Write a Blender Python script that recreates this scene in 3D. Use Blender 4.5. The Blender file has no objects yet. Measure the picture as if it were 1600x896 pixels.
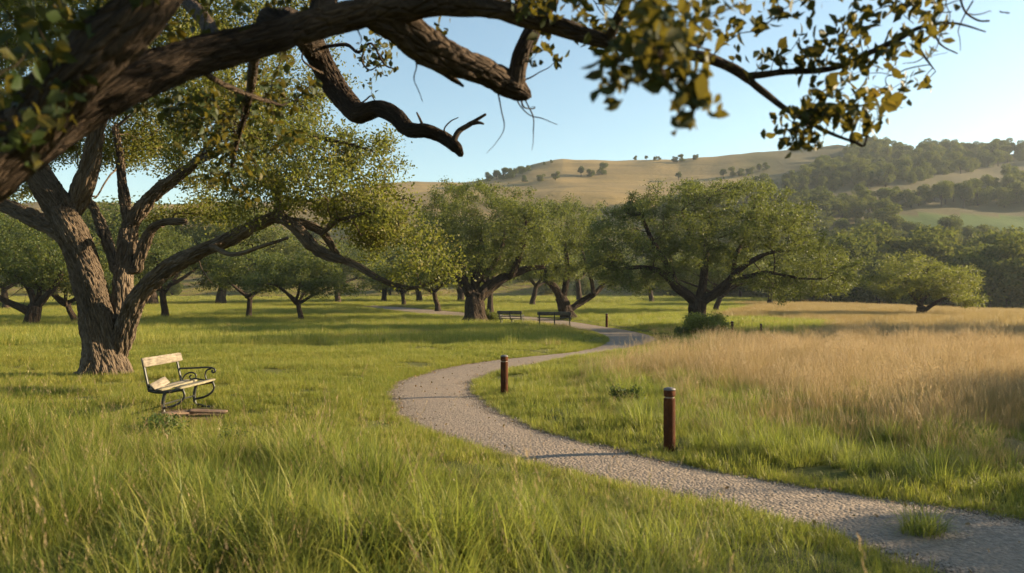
import bpy, math, random
import numpy as np

# ------------------------------------------------------------------ camera, light, exposure
sc = bpy.context.scene
COL = sc.collection
H = 1.75            # eye height
F = 1244.4          # focal length in pixels of the 1600 px wide photograph
HY = 466.0          # horizon row
cam_d = bpy.data.cameras.new("camera")
cam_d.lens = 28.0; cam_d.sensor_width = 36.0
cam_d.shift_y = (HY - 448.0) / 1600.0
cam_d.clip_start = 0.05; cam_d.clip_end = 6000
cam_d.dof.use_dof = True; cam_d.dof.focus_distance = 15.0; cam_d.dof.aperture_fstop = 2.2
cam = bpy.data.objects.new("camera", cam_d)
cam.location = (0, 0, H); cam.rotation_euler = (math.radians(90), 0, 0)
COL.objects.link(cam); sc.camera = cam

SUN_EL = 17.0
SUN_AZ = 77.0       # clockwise from +Y (into the picture) towards +X (right)
world = bpy.data.worlds.new("World"); sc.world = world; world.use_nodes = True
wn = world.node_tree.nodes; wl = world.node_tree.links
sky = wn.new("ShaderNodeTexSky"); sky.sky_type = 'NISHITA'; sky.sun_disc = False
sky.sun_elevation = math.radians(SUN_EL); sky.sun_rotation = math.radians(SUN_AZ)
sky.air_density = 1.0; sky.dust_density = 0.8; sky.ozone_density = 0.7; sky.altitude = 200
tint = wn.new("ShaderNodeMix"); tint.data_type = 'RGBA'; tint.blend_type = 'MULTIPLY'; tint.inputs[0].default_value = 1.0
tint.inputs[7].default_value = (0.91, 0.99, 0.95, 1)
wl.new(sky.outputs[0], tint.inputs[6]); wl.new(tint.outputs[2], wn["Background"].inputs[0]); wn["Background"].inputs[1].default_value = 0.075
sun_d = bpy.data.lights.new("sun", 'SUN'); sun_d.energy = 5.0; sun_d.angle = math.radians(0.6)
sun_d.color = (1.0, 0.78, 0.49)
sun = bpy.data.objects.new("sun", sun_d); COL.objects.link(sun)
sun.rotation_euler = (math.radians(90 - SUN_EL), 0, math.radians(180 - SUN_AZ))
sun.location = (60, 12, 30)
sc.view_settings.view_transform = 'Standard'; sc.view_settings.look = 'None'
sc.view_settings.exposure = 1.66; sc.view_settings.gamma = 1.0
sc.view_settings.use_curve_mapping = False
sc.render.engine = 'CYCLES'
cy = sc.cycles
cy.use_denoising = True
cy.max_bounces = 6; cy.diffuse_bounces = 3; cy.glossy_bounces = 1; cy.transmission_bounces = 3
cy.transparent_max_bounces = 4; cy.volume_bounces = 0
cy.caustics_reflective = False; cy.caustics_refractive = False
cy.use_adaptive_sampling = True; cy.adaptive_threshold = 0.015
cy.sample_clamp_indirect = 6

rng = np.random.default_rng(7)

# ------------------------------------------------------------------ helpers
def P(px, py, d):
    """the place seen at a photograph pixel at distance d into the scene"""
    return np.array([(px - 800.0) / F * d, d, H + (HY - py) / F * d])

def smooth(a, b, x):
    t = np.clip((x - a) / (b - a), 0, 1)
    return t * t * (3 - 2 * t)

_perm = np.random.default_rng(3).permutation(256)
_perm = np.concatenate([_perm, _perm, _perm])
_grad = np.random.default_rng(4).normal(size=(256, 3)); _grad /= np.linalg.norm(_grad, axis=1)[:, None]
def noise3(p):
    p = np.asarray(p, float); i = np.floor(p).astype(int); f = p - i
    u = f * f * f * (f * (f * 6 - 15) + 10)
    i &= 255
    def g(dx, dy, dz):
        h = _perm[_perm[_perm[i[..., 0] + dx] + i[..., 1] + dy] + i[..., 2] + dz]
        q = _grad[h]
        return q[..., 0] * (f[..., 0] - dx) + q[..., 1] * (f[..., 1] - dy) + q[..., 2] * (f[..., 2] - dz)
    x0 = g(0,0,0) + u[..., 0] * (g(1,0,0) - g(0,0,0)); x1 = g(0,1,0) + u[..., 0] * (g(1,1,0) - g(0,1,0))
    x2 = g(0,0,1) + u[..., 0] * (g(1,0,1) - g(0,0,1)); x3 = g(0,1,1) + u[..., 0] * (g(1,1,1) - g(0,1,1))
    y0 = x0 + u[..., 1] * (x1 - x0); y1 = x2 + u[..., 1] * (x3 - x2)
    return (y0 + u[..., 2] * (y1 - y0)) * 1.4
def n2(x, y, s, off=0.0):
    x = np.asarray(x, float)
    return noise3(np.stack([x / s + off, np.asarray(y, float) / s + off * 1.7, np.full_like(x, off)], -1))

def mesh_from(name, verts, faces, mats=(), attrs=None, fmat=None, shade=False):
    """faces: an (n,3) or (n,4) array, or a list of such arrays"""
    if isinstance(faces, np.ndarray): faces = [faces]
    faces = [f for f in faces if len(f)]
    me = bpy.data.meshes.new(name)
    verts = np.asarray(verts, np.float32)
    nf = sum(len(f) for f in faces); nl = sum(f.size for f in faces)
    me.vertices.add(len(verts)); me.vertices.foreach_set("co", verts.ravel())
    me.loops.add(nl); me.loops.foreach_set("vertex_index", np.concatenate([f.ravel() for f in faces]).astype(np.int32))
    me.polygons.add(nf)
    tot = np.concatenate([np.full(len(f), f.shape[1]) for f in faces]).astype(np.int32)
    st = np.concatenate([[0], np.cumsum(tot)[:-1]]).astype(np.int32)
    me.polygons.foreach_set("loop_start", st)
    me.update(calc_edges=True)
    for m in mats: me.materials.append(m)
    if fmat is not None: me.polygons.foreach_set("material_index", np.asarray(fmat, np.int32))
    for k, v in (attrs or {}).items():
        v = np.asarray(v, np.float32)
        if v.ndim == 1:
            a = me.attributes.new(k, 'FLOAT', 'POINT'); a.data.foreach_set("value", v)
        else:
            a = me.attributes.new(k, 'FLOAT_VECTOR', 'POINT'); a.data.foreach_set("vector", v.ravel())
    if shade: me.polygons.foreach_set("use_smooth", np.ones(nf, bool))
    me.validate(); me.update()
    return me

def obj(name, me, parent=None, loc=None):
    o = bpy.data.objects.new(name, me); COL.objects.link(o)
    if parent is not None: o.parent = parent
    if loc is not None: o.location = loc
    return o
def tag(o, label=None, cat=None, group=None, kind=None):
    if label: o["label"] = label
    if cat: o["category"] = cat
    if group: o["group"] = group
    if kind: o["kind"] = kind
    return o
def thing(name, label, cat, loc=(0, 0, 0), rz=0.0, group=None):
    o = bpy.data.objects.new(name, None); COL.objects.link(o)
    o.location = loc; o.rotation_euler = (0, 0, rz); o.empty_display_size = 0.2
    return tag(o, label, cat, group)
def copy_thing(root, loc, rz, sc_=1.0, label=None, group=None):
    r = root.copy(); COL.objects.link(r); r.location = loc; r.rotation_euler = (0, 0, rz)
    r.scale = (sc_, sc_, sc_) if np.isscalar(sc_) else sc_
    if label: r["label"] = label
    if group: r["group"] = group
    for ch in list(root.children):
        c = ch.copy(); COL.objects.link(c); c.parent = r
        for g in list(ch.children):
            d = g.copy(); COL.objects.link(d); d.parent = c
    return r

# ---- small node helper
class NT:
    def __init__(s, name):
        s.m = bpy.data.materials.new(name); s.m.use_nodes = True
        s.n = s.m.node_tree.nodes; s.l = s.m.node_tree.links
        s.bsdf = s.n["Principled BSDF"]; s.out = s.n["Material Output"]
    def new(s, t, **kw):
        n = s.n.new(t)
        for k, v in kw.items(): setattr(n, k, v)
        return n
    def link(s, a, b): s.l.new(a, b)
    def attr(s, name, typ='GEOMETRY'): return s.new("ShaderNodeAttribute", attribute_name=name, attribute_type=typ)
    def noise(s, vec, scale, detail=3, rough=0.55, dist=0.0):
        n = s.new("ShaderNodeTexNoise"); n.inputs["Scale"].default_value = scale
        n.inputs["Detail"].default_value = detail; n.inputs["Roughness"].default_value = rough
        n.inputs["Distortion"].default_value = dist
        if vec is not None: s.link(vec, n.inputs["Vector"])
        return n
    def ramp(s, fac, stops):
        r = s.new("ShaderNodeValToRGB"); e = r.color_ramp.elements
        while len(e) < len(stops): e.new(0.5)
        for i, (p, c) in enumerate(stops):
            e[i].position = p; e[i].color = (*c, 1)
        s.link(fac, r.inputs[0]); return r
    def mix(s, fac, a, b, mode='MIX'):
        m = s.new("ShaderNodeMix", data_type='RGBA', blend_type=mode)
        for sock, v in ((m.inputs[0], fac), (m.inputs[6], a), (m.inputs[7], b)):
            if hasattr(v, "links"): s.link(v, sock)
            elif isinstance(v, (int, float)): sock.default_value = v
            else: sock.default_value = (*v, 1)
        return m.outputs[2]
    def math(s, op, a, b=0.0, c=None):
        m = s.new("ShaderNodeMath", operation=op)
        for sock, v in zip(m.inputs, (a, b, c)):
            if v is None: continue
            if hasattr(v, "links"): s.link(v, sock)
            else: sock.default_value = v
        return m.outputs[0]
    def mapping(s, vec, scale):
        m = s.new("ShaderNodeVectorMath", operation='MULTIPLY'); s.link(vec, m.inputs[0]); m.inputs[1].default_value = scale
        return m.outputs[0]
    def bump(s, h, strength=0.5, dist=0.02, normal=None):
        b = s.new("ShaderNodeBump"); b.inputs["Strength"].default_value = strength; b.inputs["Distance"].default_value = dist
        s.link(h, b.inputs["Height"])
        if normal is not None: s.link(normal, b.inputs["Normal"])
        s.link(b.outputs[0], s.bsdf.inputs["Normal"]); return b.outputs[0]
    def pos(s): return s.new("ShaderNodeNewGeometry").outputs["Position"]

def leaf_material(name, stops, translucent=(0.30, 0.34, 0.05), amount=0.35, patch=1.5, warm=None, rough=0.55, vary=0.22):
    t = NT(name)
    r = t.attr("rnd").outputs["Fac"]
    inf = t.new("ShaderNodeObjectInfo").outputs["Random"]
    nz = t.noise(t.pos(), patch, 2).outputs["Fac"]
    f = t.math('ADD', t.math('MULTIPLY', r, 0.55), t.math('MULTIPLY', nz, 0.5))
    f = t.math('ADD', f, t.math('MULTIPLY', t.math('SUBTRACT', inf, 0.5), vary))
    c = t.ramp(f, stops).outputs[0]
    t.link(c, t.bsdf.inputs["Base Color"]); t.bsdf.inputs["Roughness"].default_value = rough
    t.bsdf.inputs["Specular IOR Level"].default_value = 0.22 if rough < .8 else 0.05
    tr = t.new("ShaderNodeBsdfTranslucent")
    t.link(t.mix(0.6, c, translucent), tr.inputs[0])
    mx = t.new("ShaderNodeMixShader"); mx.inputs[0].default_value = amount
    t.link(t.bsdf.outputs[0], mx.inputs[1]); t.link(tr.outputs[0], mx.inputs[2]); t.link(mx.outputs[0], t.out.inputs[0])
    return t.m

def bark_material(name, dark, mid, light, scale=1.0, bump=0.9, moss=0.0, stretch=.24):
    t = NT(name)
    b = t.attr("bark").outputs["Vector"]
    v = t.mapping(b, (1.0 * scale, 1.0 * scale, stretch * scale))
    n1 = t.noise(v, 16, 5, 0.65, 0.6).outputs["Fac"]
    n2_ = t.noise(t.mapping(b, (1, 1, 0.5)), 2.2 * scale, 3).outputs["Fac"]
    vo = t.new("ShaderNodeTexVoronoi", feature='DISTANCE_TO_EDGE'); t.link(v, vo.inputs["Vector"]); vo.inputs["Scale"].default_value = 11
    vd = t.math('MINIMUM', t.math('MULTIPLY', vo.outputs["Distance"], 5.0), 1.0)
    f = t.math('ADD', t.math('MULTIPLY', n1, 0.7), t.math('MULTIPLY', n2_, 0.4))
    c = t.ramp(f, [(0.3, dark), (0.52, mid), (0.75, light)]).outputs[0]
    if moss:
        mn = t.noise(b, 3.0, 4).outputs["Fac"]
        mr = t.ramp(mn, [(0.56, (0, 0, 0)), (0.7, (moss, moss, moss))]).outputs[0]
        c = t.mix(mr, c, (0.10, 0.12, 0.05))
    t.link(c, t.bsdf.inputs["Base Color"]); t.bsdf.inputs["Roughness"].default_value = 0.9
    t.bsdf.inputs["Specular IOR Level"].default_value = 0.15
    h = t.math('ADD', t.math('MULTIPLY', vd, 0.7), t.math('MULTIPLY', n1, 1.0))
    t.bump(h, bump, 0.045 / scale)
    return t.m

M = {}
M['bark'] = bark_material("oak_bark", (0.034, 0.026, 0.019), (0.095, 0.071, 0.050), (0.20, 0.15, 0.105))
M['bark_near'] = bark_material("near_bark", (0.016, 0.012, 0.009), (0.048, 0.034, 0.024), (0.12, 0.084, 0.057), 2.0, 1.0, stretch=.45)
M['bark_far'] = bark_material("far_bark", (0.016, 0.012, 0.009), (0.040, 0.028, 0.020), (0.085, 0.060, 0.040), 0.8, 0.8)
M['leaf_oak'] = leaf_material("oak_leaf", [(0.15, (0.034, 0.046, 0.012)), (0.5, (0.080, 0.086, 0.016)), (0.85, (0.165, 0.135, 0.026))], amount=0.38)
M['leaf_mid'] = leaf_material("field_oak_leaf", [(0.15, (0.020, 0.036, 0.012)), (0.5, (0.050, 0.070, 0.017)), (0.85, (0.128, 0.132, 0.028))], amount=0.32, patch=0.8)
M['leaf_hill'] = leaf_material("hill_leaf", [(0.15, (0.021, 0.038, 0.014)), (0.5, (0.047, 0.066, 0.018)), (0.85, (0.13, 0.125, 0.030))], amount=0.22, patch=0.08, rough=.9, vary=.55)
M['leaf_autumn'] = leaf_material("autumn_leaf", [(0.25, (0.012, 0.028, 0.008)), (0.56, (0.026, 0.042, 0.010)), (0.69, (0.080, 0.064, 0.010)), (0.80, (0.16, 0.076, 0.010)), (0.9, (0.08, 0.025, 0.011))],
                                 translucent=(0.26, 0.20, 0.025), amount=0.32, patch=2.2)
M['leaf_bush'] = leaf_material("bush_leaf", [(0.2, (0.09, 0.11, 0.02)), (0.5, (0.19, 0.20, 0.032)), (0.8, (0.32, 0.29, 0.045))], amount=0.35, patch=3)
M['leaf_fallen'] = leaf_material("fallen_leaf", [(0.2, (0.09, 0.045, 0.02)), (0.5, (0.20, 0.11, 0.04)), (0.8, (0.34, 0.24, 0.08))], amount=0.1, patch=4)
M['leaf_herb'] = leaf_material("herb_leaf", [(0.2, (0.025, 0.048, 0.012)), (0.5, (0.045, 0.078, 0.018)), (0.8, (0.08, 0.11, 0.03))], amount=0.3, patch=4)

def grass_material(name, root, tip, alt, patch=0.45, amount=0.4, transl=(0.35, 0.42, 0.06)):
    t = NT(name)
    h = t.attr("t").outputs["Fac"]; r = t.attr("rnd").outputs["Fac"]
    inf = t.new("ShaderNodeObjectInfo").outputs["Random"]
    nz = t.noise(t.pos(), patch, 3).outputs["Fac"]
    c = t.mix(h, root, tip)  # own root-to-tip tone, with extra darkness painted in for shade at the foot
    nz2 = t.noise(t.mapping(t.pos(), (1, 1.8, 1)), 0.10, 3).outputs["Fac"]  # broad patches of alt; on the green grass they paint in sunlit bands
    nz = t.math('ADD', t.math('MULTIPLY', nz, .45), t.math('MULTIPLY', nz2, .6))
    k = t.math('ADD', t.math('MULTIPLY', r, 0.5), t.math('ADD', t.math('MULTIPLY', nz, 0.9), t.math('MULTIPLY', inf, 0.25)))
    k = t.ramp(k, [(0.66, (0, 0, 0)), (1.02, (1, 1, 1))]).outputs[0]
    c = t.mix(k, c, alt)
    t.link(c, t.bsdf.inputs["Base Color"]); t.bsdf.inputs["Roughness"].default_value = 0.5
    t.bsdf.inputs["Specular IOR Level"].default_value = 0.25
    tr = t.new("ShaderNodeBsdfTranslucent"); t.link(t.mix(0.5, c, transl), tr.inputs[0])
    mx = t.new("ShaderNodeMixShader"); mx.inputs[0].default_value = amount
    t.link(t.bsdf.outputs[0], mx.inputs[1]); t.link(tr.outputs[0], mx.inputs[2]); t.link(mx.outputs[0], t.out.inputs[0])
    return t.m
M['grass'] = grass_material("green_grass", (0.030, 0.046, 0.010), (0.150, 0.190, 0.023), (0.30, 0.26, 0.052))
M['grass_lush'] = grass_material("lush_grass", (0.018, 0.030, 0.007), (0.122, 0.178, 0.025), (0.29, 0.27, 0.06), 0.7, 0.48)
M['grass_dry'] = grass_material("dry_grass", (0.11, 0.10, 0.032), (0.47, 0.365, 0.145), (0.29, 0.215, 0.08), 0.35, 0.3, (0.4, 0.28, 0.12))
M['seed'] = grass_material("seed_heads", (0.30, 0.22, 0.11), (0.40, 0.30, 0.16), (0.22, 0.14, 0.07), 0.6, 0.4, (0.5, 0.38, 0.2))

# ------------------------------------------------------------------ terrain
SKY_PX = [-2500, -400, 300, 520, 565, 590, 650, 720, 780, 830, 880, 950, 1020, 1060, 1120, 1200, 1260, 1310, 1400, 1600, 1900, 3500]
SKY_PY = [408,   402,  396, 360, 308, 292, 288, 286, 276, 262, 251, 247, 249,  253,  246,  237,  233,  231,  246,  243,  246,  280]
DK = np.array([0, 120, 150, 175, 200, 230, 262, 300, 345, 430, 520, 700, 1000, 2200])
def hill_profiles():
    """rows of the picture that the slope reaches at each distance: left (golden hill) and right (wooded slope)"""
    L = [None, None, 466, 464, 425, 360, 305, 299, 288, 0]
    R = [None, None, 470, 452, 408, 365, 330, 300, 275, 0]
    return L, R
_L, _R = hill_profiles()
def base_h(x, y):
    x = np.asarray(x, float); y = np.asarray(y, float)
    d = np.hypot(x, y); ang = np.arctan2(x, y)
    a = np.clip(ang, -1.2, 1.2); u = np.tan(a); px = 800 + F * u
    dp = d * np.cos(np.minimum(np.abs(a), 1.2))          # depth along the view
    s = np.interp(px, SKY_PX, SKY_PY)
    w = smooth(1040, 1240, px)
    zz = []
    for i, D in enumerate(DK):
        if i == 0: z = np.zeros_like(d)
        elif i == 1: z = 0.95 - 1.1 * smooth(1200, 1650, px)
        elif i < 9:
            if _L[i] is None: continue
            yl = np.minimum(_L[i] + (s - 260) * 0.25 * (i - 2) / 6, 470); yr = _R[i]
            py = yl * (1 - w) + yr * w
            z = H + (HY - py) / F * D
            if i <= 3: z = z - 2.6 * smooth(1180, 1400, px)
        elif i == 9: z = H + (HY - s) / F * D
        elif i == 10: z = (H + (HY - s) / F * 430) * 0.96
        elif i == 11: z = (H + (HY - s) / F * 430) * 0.72
        elif i == 12: z = (H + (HY - s) / F * 430) * 0.55
        else: z = (H + (HY - s) / F * 430) * 0.5
        zz.append((D, z))
    Ds = np.array([q[0] for q in zz]); Z = np.stack([q[1] for q in zz], -1)
    # distance measured as depth near the view axis, and as range beyond the sides
    dd = dp
    k = np.clip(np.searchsorted(Ds, dd) - 1, 0, len(Ds) - 2)
    def tang(j):
        j0 = np.clip(j - 1, 0, len(Ds) - 1); j1 = np.clip(j + 1, 0, len(Ds) - 1)
        a0 = np.take_along_axis(Z, j0[..., None], -1)[..., 0]; a1 = np.take_along_axis(Z, j1[..., None], -1)[..., 0]
        return (a1 - a0) / (Ds[j1] - Ds[j0])
    h = Ds[k + 1] - Ds[k]; t = np.clip((dd - Ds[k]) / h, 0, 1)
    z0 = np.take_along_axis(Z, k[..., None], -1)[..., 0]; z1 = np.take_along_axis(Z, (k + 1)[..., None], -1)[..., 0]
    m0 = np.where(k == 0, 0.0, tang(k)); m1 = tang(k + 1)
    zc = (2*t**3 - 3*t**2 + 1) * z0 + (t**3 - 2*t**2 + t) * h * m0 + (-2*t**3 + 3*t**2) * z1 + (t**3 - t**2) * h * m1
    zc = np.where(dd < 120, z1 * smooth(50, 120, dd), zc)
    zc = zc + n2(x, y, 40, 5.1) * 2.2 * smooth(160, 260, dd) + n2(x, y, 14, 2.1) * 0.7 * smooth(160, 260, dd)
    return zc

def solve_ground(px, py):
    """the ground point seen at a pixel"""
    d = np.concatenate([np.linspace(1.5, 60, 2500), np.linspace(60, 600, 2500)])
    x = (px - 800) / F * d
    g = base_h(x, d); line = H + (HY - py) / F * d
    i = np.argmax(g >= line)
    return np.array([x[i], d[i]])
G = solve_ground

# ---- path: pairs (left edge, right edge) from near to far
pairs_w = [((5.6, 0.6), (7.6, 2.4)), ((3.7, 2.9), (5.6, 4.4))]
pairs_px = [((1500,905),(1800,850)), ((1350,855),(1600,812)), ((1200,812),(1400,783)), ((1000,765),(1250,760)), ((850,730),(1150,742)),
 ((760,705),(1046,722)), ((700,685),(960,701)), ((640,662),(880,682)), ((610,640),(800,652)), ((603,618),(755,624)), ((615,600),(743,605)),
 ((650,588),(755,592)), ((700,575),(790,581)), ((780,563),(860,567)), ((850,556),(930,554)), ((900,550),(985,546)), ((935,542),(1018,538)),
 ((950,532),(1023,528)), ((935,522),(992,519)), ((900,514),(950,512)), ((850,507),(900,504)), ((800,502),(850,498)), ((740,498),(790,493.5)),
 ((660,491.5),(720,489)), ((600,484.5),(640,482)), ((560,480.5),(585,478.5))]
EL = np.array([p[0] for p in pairs_w] + [G(*p[0]) for p in pairs_px])
ER = np.array([p[1] for p in pairs_w] + [G(*p[1]) for p in pairs_px])
def catmull(pts, n):
    pts = np.asarray(pts, float)
    q = np.vstack([2 * pts[0] - pts[1], pts, 2 * pts[-1] - pts[-2]])
    out = []
    for i in range(len(pts) - 1):
        p0, p1, p2, p3 = q[i], q[i + 1], q[i + 2], q[i + 3]
        t = np.linspace(0, 1, n, endpoint=False)[:, None]
        out.append(0.5 * ((2 * p1) + (-p0 + p2) * t + (2*p0 - 5*p1 + 4*p2 - p3) * t**2 + (-p0 + 3*p1 - 3*p2 + p3) * t**3))
    out.append(pts[-1:]); return np.vstack(out)
_c = (EL + ER) / 2; _w = 1 + .10 * (1 - smooth(8.5, 12.5, _c[:, 1])); EL = ER + (EL - ER) * _w[:, None]
cEL, cER = catmull(EL, 14), catmull(ER, 14)
def in_poly(x, y, poly):
    x = np.asarray(x); y = np.asarray(y); inside = np.zeros(x.shape, bool); n = len(poly); j = n - 1
    for i in range(n):
        xi, yi = poly[i]; xj, yj = poly[j]
        if abs(yj - yi) > 1e-12:
            c = ((yi > y) != (yj > y)) & (x < (xj - xi) * (y - yi) / (yj - yi) + xi)
            inside ^= c
        j = i
    return inside
PATHPOLY = np.vstack([cEL, cER[::-1]])
CL = (cEL + cER) / 2; HW = np.linalg.norm(cEL - cER, axis=1) / 2
def path_dist(x, y):
    """signed-ish distance to the path edge (positive outside)"""
    x = np.asarray(x, float); y = np.asarray(y, float); out = np.empty(x.shape)
    E = np.vstack([cEL, cER])
    fx, fy, fo = x.ravel(), y.ravel(), out.ravel()
    for s in range(0, len(fx), 20000):
        dx = fx[s:s+20000, None] - E[None, :, 0]; dy = fy[s:s+20000, None] - E[None, :, 1]
        fo[s:s+20000] = np.sqrt((dx * dx + dy * dy).min(1))
    ins = in_poly(fx, fy, PATHPOLY)
    return np.where(ins, -fo, fo).reshape(x.shape)
def bumps(x, y):
    d = np.hypot(x, y)
    return (n2(x, y, 2.6, 9.0) * 0.10 + n2(x, y, 0.9, 3.0) * 0.035) * (1 - smooth(60, 120, d)) + 0.05
def ground_h(x, y, pd=None):
    if pd is None: pd = path_dist(x, y)
    return base_h(x, y) + bumps(x, y) * smooth(0.02, 0.7, pd) - 0.03 * (1 - smooth(-0.25, -0.02, pd))

def wpoly(pts): return np.array([G(*p) if isinstance(p, tuple) else np.array(p) for p in pts])
DRY = wpoly([(935,588),(985,570),(1050,556),(1130,546),(1205,540),(1290,531),(1300,508),(1200,500),(1110,499),(1120,494),(1180,480),[30,150],[120,150],[120,20],[40,8],[12,8.2],(1600,735),(1400,712),(1240,690),(1150,668),(1080,640),(1000,612)])
TALL = wpoly([[-14,10.5],(0,665),(150,680),(250,715),(420,720),(560,722),(680,728),(760,735),(850,755),(1000,775),(1200,824),(1350,868),[2.9,4.6],[3.3,2.5],[4.5,0.5],[0,-4],[-14,-4]])
DRYE = np.vstack([DRY[i] + (DRY[(i + 1) % len(DRY)] - DRY[i]) * t_ for i in range(len(DRY)) for t_ in np.linspace(0, 1, 12, endpoint=False)])
def dry_depth(x, y):
    out = np.empty(len(x))
    for s in range(0, len(x), 20000):
        out[s:s+20000] = np.sqrt(((x[s:s+20000, None] - DRYE[None, :, 0]) ** 2 + (y[s:s+20000, None] - DRYE[None, :, 1]) ** 2).min(1))
    return out
def dryness(x, y):
    wx = x + n2(x, y, 1.8, 11) * 0.9; wy = y + n2(x, y, 1.8, 17) * 1.1
    return in_poly(wx, wy, DRY).astype(float)

# ground sheet: rings about the viewpoint, finer ahead of it
az = np.concatenate([np.linspace(-math.pi, -0.72, 70, endpoint=False), np.linspace(-0.72, 0.72, 560, endpoint=False), np.linspace(0.72, math.pi, 70, endpoint=False)])
rr = np.concatenate([[0.6], np.geomspace(1.2, 60, 190), np.geomspace(61.2, 2200, 170)])
A, Rr = np.meshgrid(az, rr, indexing='xy')
gx = Rr * np.sin(A); gy = Rr * np.cos(A)
gpd = path_dist(gx, gy)
gz = ground_h(gx, gy, gpd)
nr, na = gx.shape
idx = np.arange(nr * na).reshape(nr, na)
q = np.stack([idx[:-1, :], np.roll(idx, -1, 1)[:-1, :], np.roll(idx, -1, 1)[1:, :], idx[1:, :]], -1).reshape(-1, 4)
gpx = 800 + F * gx / np.maximum(gy, 0.1); gpx = np.where(gy > 0.1, gpx, np.where(gx > 0, 4000, -3000))
# own colours of the land, one mask per kind of cover
dry = dryness(gx, gy)
far = smooth(150, 185, gy)
hill_gold = far * (1 - smooth(1130, 1230, gpx)) * (gy > 0)
hill_brown = far * smooth(1130, 1230, gpx)
gfield = ((gpx > 1375) & (gy > 205) & (gy < 256)).astype(float)
gfield = np.maximum(gfield, ((gpx > 1180) & (gy > 118) & (gy < 150)).astype(float))
masks = np.stack([np.maximum(dry * (gy > 0), hill_gold), hill_brown * (1 - gfield), gfield], -1)
t = NT("meadow_ground")
am = t.new("ShaderNodeSeparateXYZ"); t.link(t.attr("cover").outputs["Vector"], am.inputs[0])
pp = t.pos()
big = t.noise(pp, 0.05, 4).outputs["Fac"]; midn = t.noise(pp, 0.5, 4).outputs["Fac"]; fine = t.noise(pp, 9, 4, 0.7).outputs["Fac"]
grn = t.mix(midn, (0.055, 0.075, 0.016), (0.115, 0.120, 0.026))
grn = t.mix(t.ramp(big, [(0.45, (0, 0, 0)), (0.65, (0.7, 0.7, 0.7))]).outputs[0], grn, (0.22, 0.21, 0.055))
gold = t.mix(midn, (0.235, 0.165, 0.062), (0.34, 0.245, 0.10))
bands = t.noise(t.mapping(pp, (0.012, 0.012, 0.35)), 1.0, 3).outputs["Fac"]
gold = t.mix(t.ramp(bands, [(0.4, (0, 0, 0)), (0.6, (0.5, 0.5, 0.5))]).outputs[0], gold, (0.16, 0.115, 0.05))
scrub = t.noise(t.mapping(pp, (0.05, 0.11, 0.2)), 1.0, 6, .7).outputs["Fac"]
gold = t.mix(t.ramp(scrub, [(.54, (0, 0, 0)), (.66, (.65, .65, .65))]).outputs[0], gold, (0.115, 0.095, 0.036))
brn = t.mix(midn, (0.060, 0.062, 0.024), (0.13, 0.105, 0.050))
c = t.mix(am.outputs[0], grn, gold); c = t.mix(am.outputs[1], c, brn); c = t.mix(am.outputs[2], c, (0.07, 0.13, 0.025))
c = t.mix(t.math('MULTIPLY', fine, 0.5), c, (0.10, 0.075, 0.04))
soil = t.attr("soil").outputs["Fac"]
c = t.mix(soil, c, t.mix(midn, (0.075, 0.048, 0.030), (0.15, 0.10, 0.065)))
t.link(c, t.bsdf.inputs["Base Color"]); t.bsdf.inputs["Roughness"].default_value = 0.95; t.bsdf.inputs["Specular IOR Level"].default_value = 0.1
hh = t.math('ADD', t.math('MULTIPLY', fine, 0.05), t.math('MULTIPLY', midn, 0.35))
t.bump(hh, 0.8, 1.0)
M['ground'] = t.m
BENCH = np.array([-4.93, 11.95])
soilm = 1 - smooth(.35, .75, np.hypot((gx - BENCH[0] - .1) / 1.0, (gy - BENCH[1] + .25) / 1.1) + .25 * n2(gx, gy, .35, 77))
soilm = np.maximum(soilm, .8 * (1 - smooth(.02, .16, gpd)))
soilm = np.maximum(soilm, (1 - smooth(.6, 1.1, np.hypot(gx + 8.8, gy - 17.2) + .3 * n2(gx, gy, .4, 78))))
gme = mesh_from("ground", np.stack([gx, gy, gz], -1).reshape(-1, 3), q[:, ::-1], [M['ground']], {"cover": masks.reshape(-1, 3), "soil": soilm.ravel()}, shade=True)
g = tag(obj("ground", gme), "meadow land rising to golden hills and a wooded slope behind", kind='structure')

# ---- gravel path
t = NT("gravel_path_surface")
pp = t.pos()
vo = t.new("ShaderNodeTexVoronoi"); t.link(pp, vo.inputs["Vector"]); vo.inputs["Scale"].default_value = 34
vo2 = t.new("ShaderNodeTexVoronoi"); t.link(pp, vo2.inputs["Vector"]); vo2.inputs["Scale"].default_value = 15
st = t.new("ShaderNodeSeparateColor"); t.link(vo.outputs["Color"], st.inputs[0])
c = t.ramp(st.outputs[0], [(0.0, (0.10, 0.078, 0.06)), (0.5, (0.175, 0.132, 0.096)), (1.0, (0.31, 0.245, 0.185))]).outputs[0]
c = t.mix(t.ramp(t.noise(pp, 0.9, 5, .65).outputs["Fac"], [(.35, (.1, .1, .1)), (.65, (.85, .85, .85))]).outputs[0], c, (0.22, 0.165, 0.118))
t.link(c, t.bsdf.inputs["Base Color"]); t.bsdf.inputs["Roughness"].default_value = 0.85
h = t.math('ADD', t.math('MULTIPLY', vo.outputs["Distance"], -0.5), t.math('MULTIPLY', vo2.outputs["Distance"], -0.22))
h = t.math('ADD', h, t.math('MULTIPLY', t.noise(pp, 4, 3).outputs["Fac"], 0.6))
t.bump(h, 0.9, 0.03)
M['path'] = t.m
NC = 13
w_ = np.linspace(0, 1, NC)
px_ = cEL[:, None, :] * (1 - w_)[None, :, None] + cER[:, None, :] * w_[None, :, None]
jx = px_[..., 0]; jy = px_[..., 1]
edge_n = n2(jx, jy, 0.5, 21) * 0.05
dirv = (cER - cEL) / np.linalg.norm(cER - cEL, axis=1)[:, None]
jit = np.zeros((len(cEL), NC)); jit[:, 0] = edge_n[:, 0]; jit[:, -1] = edge_n[:, -1]
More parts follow.
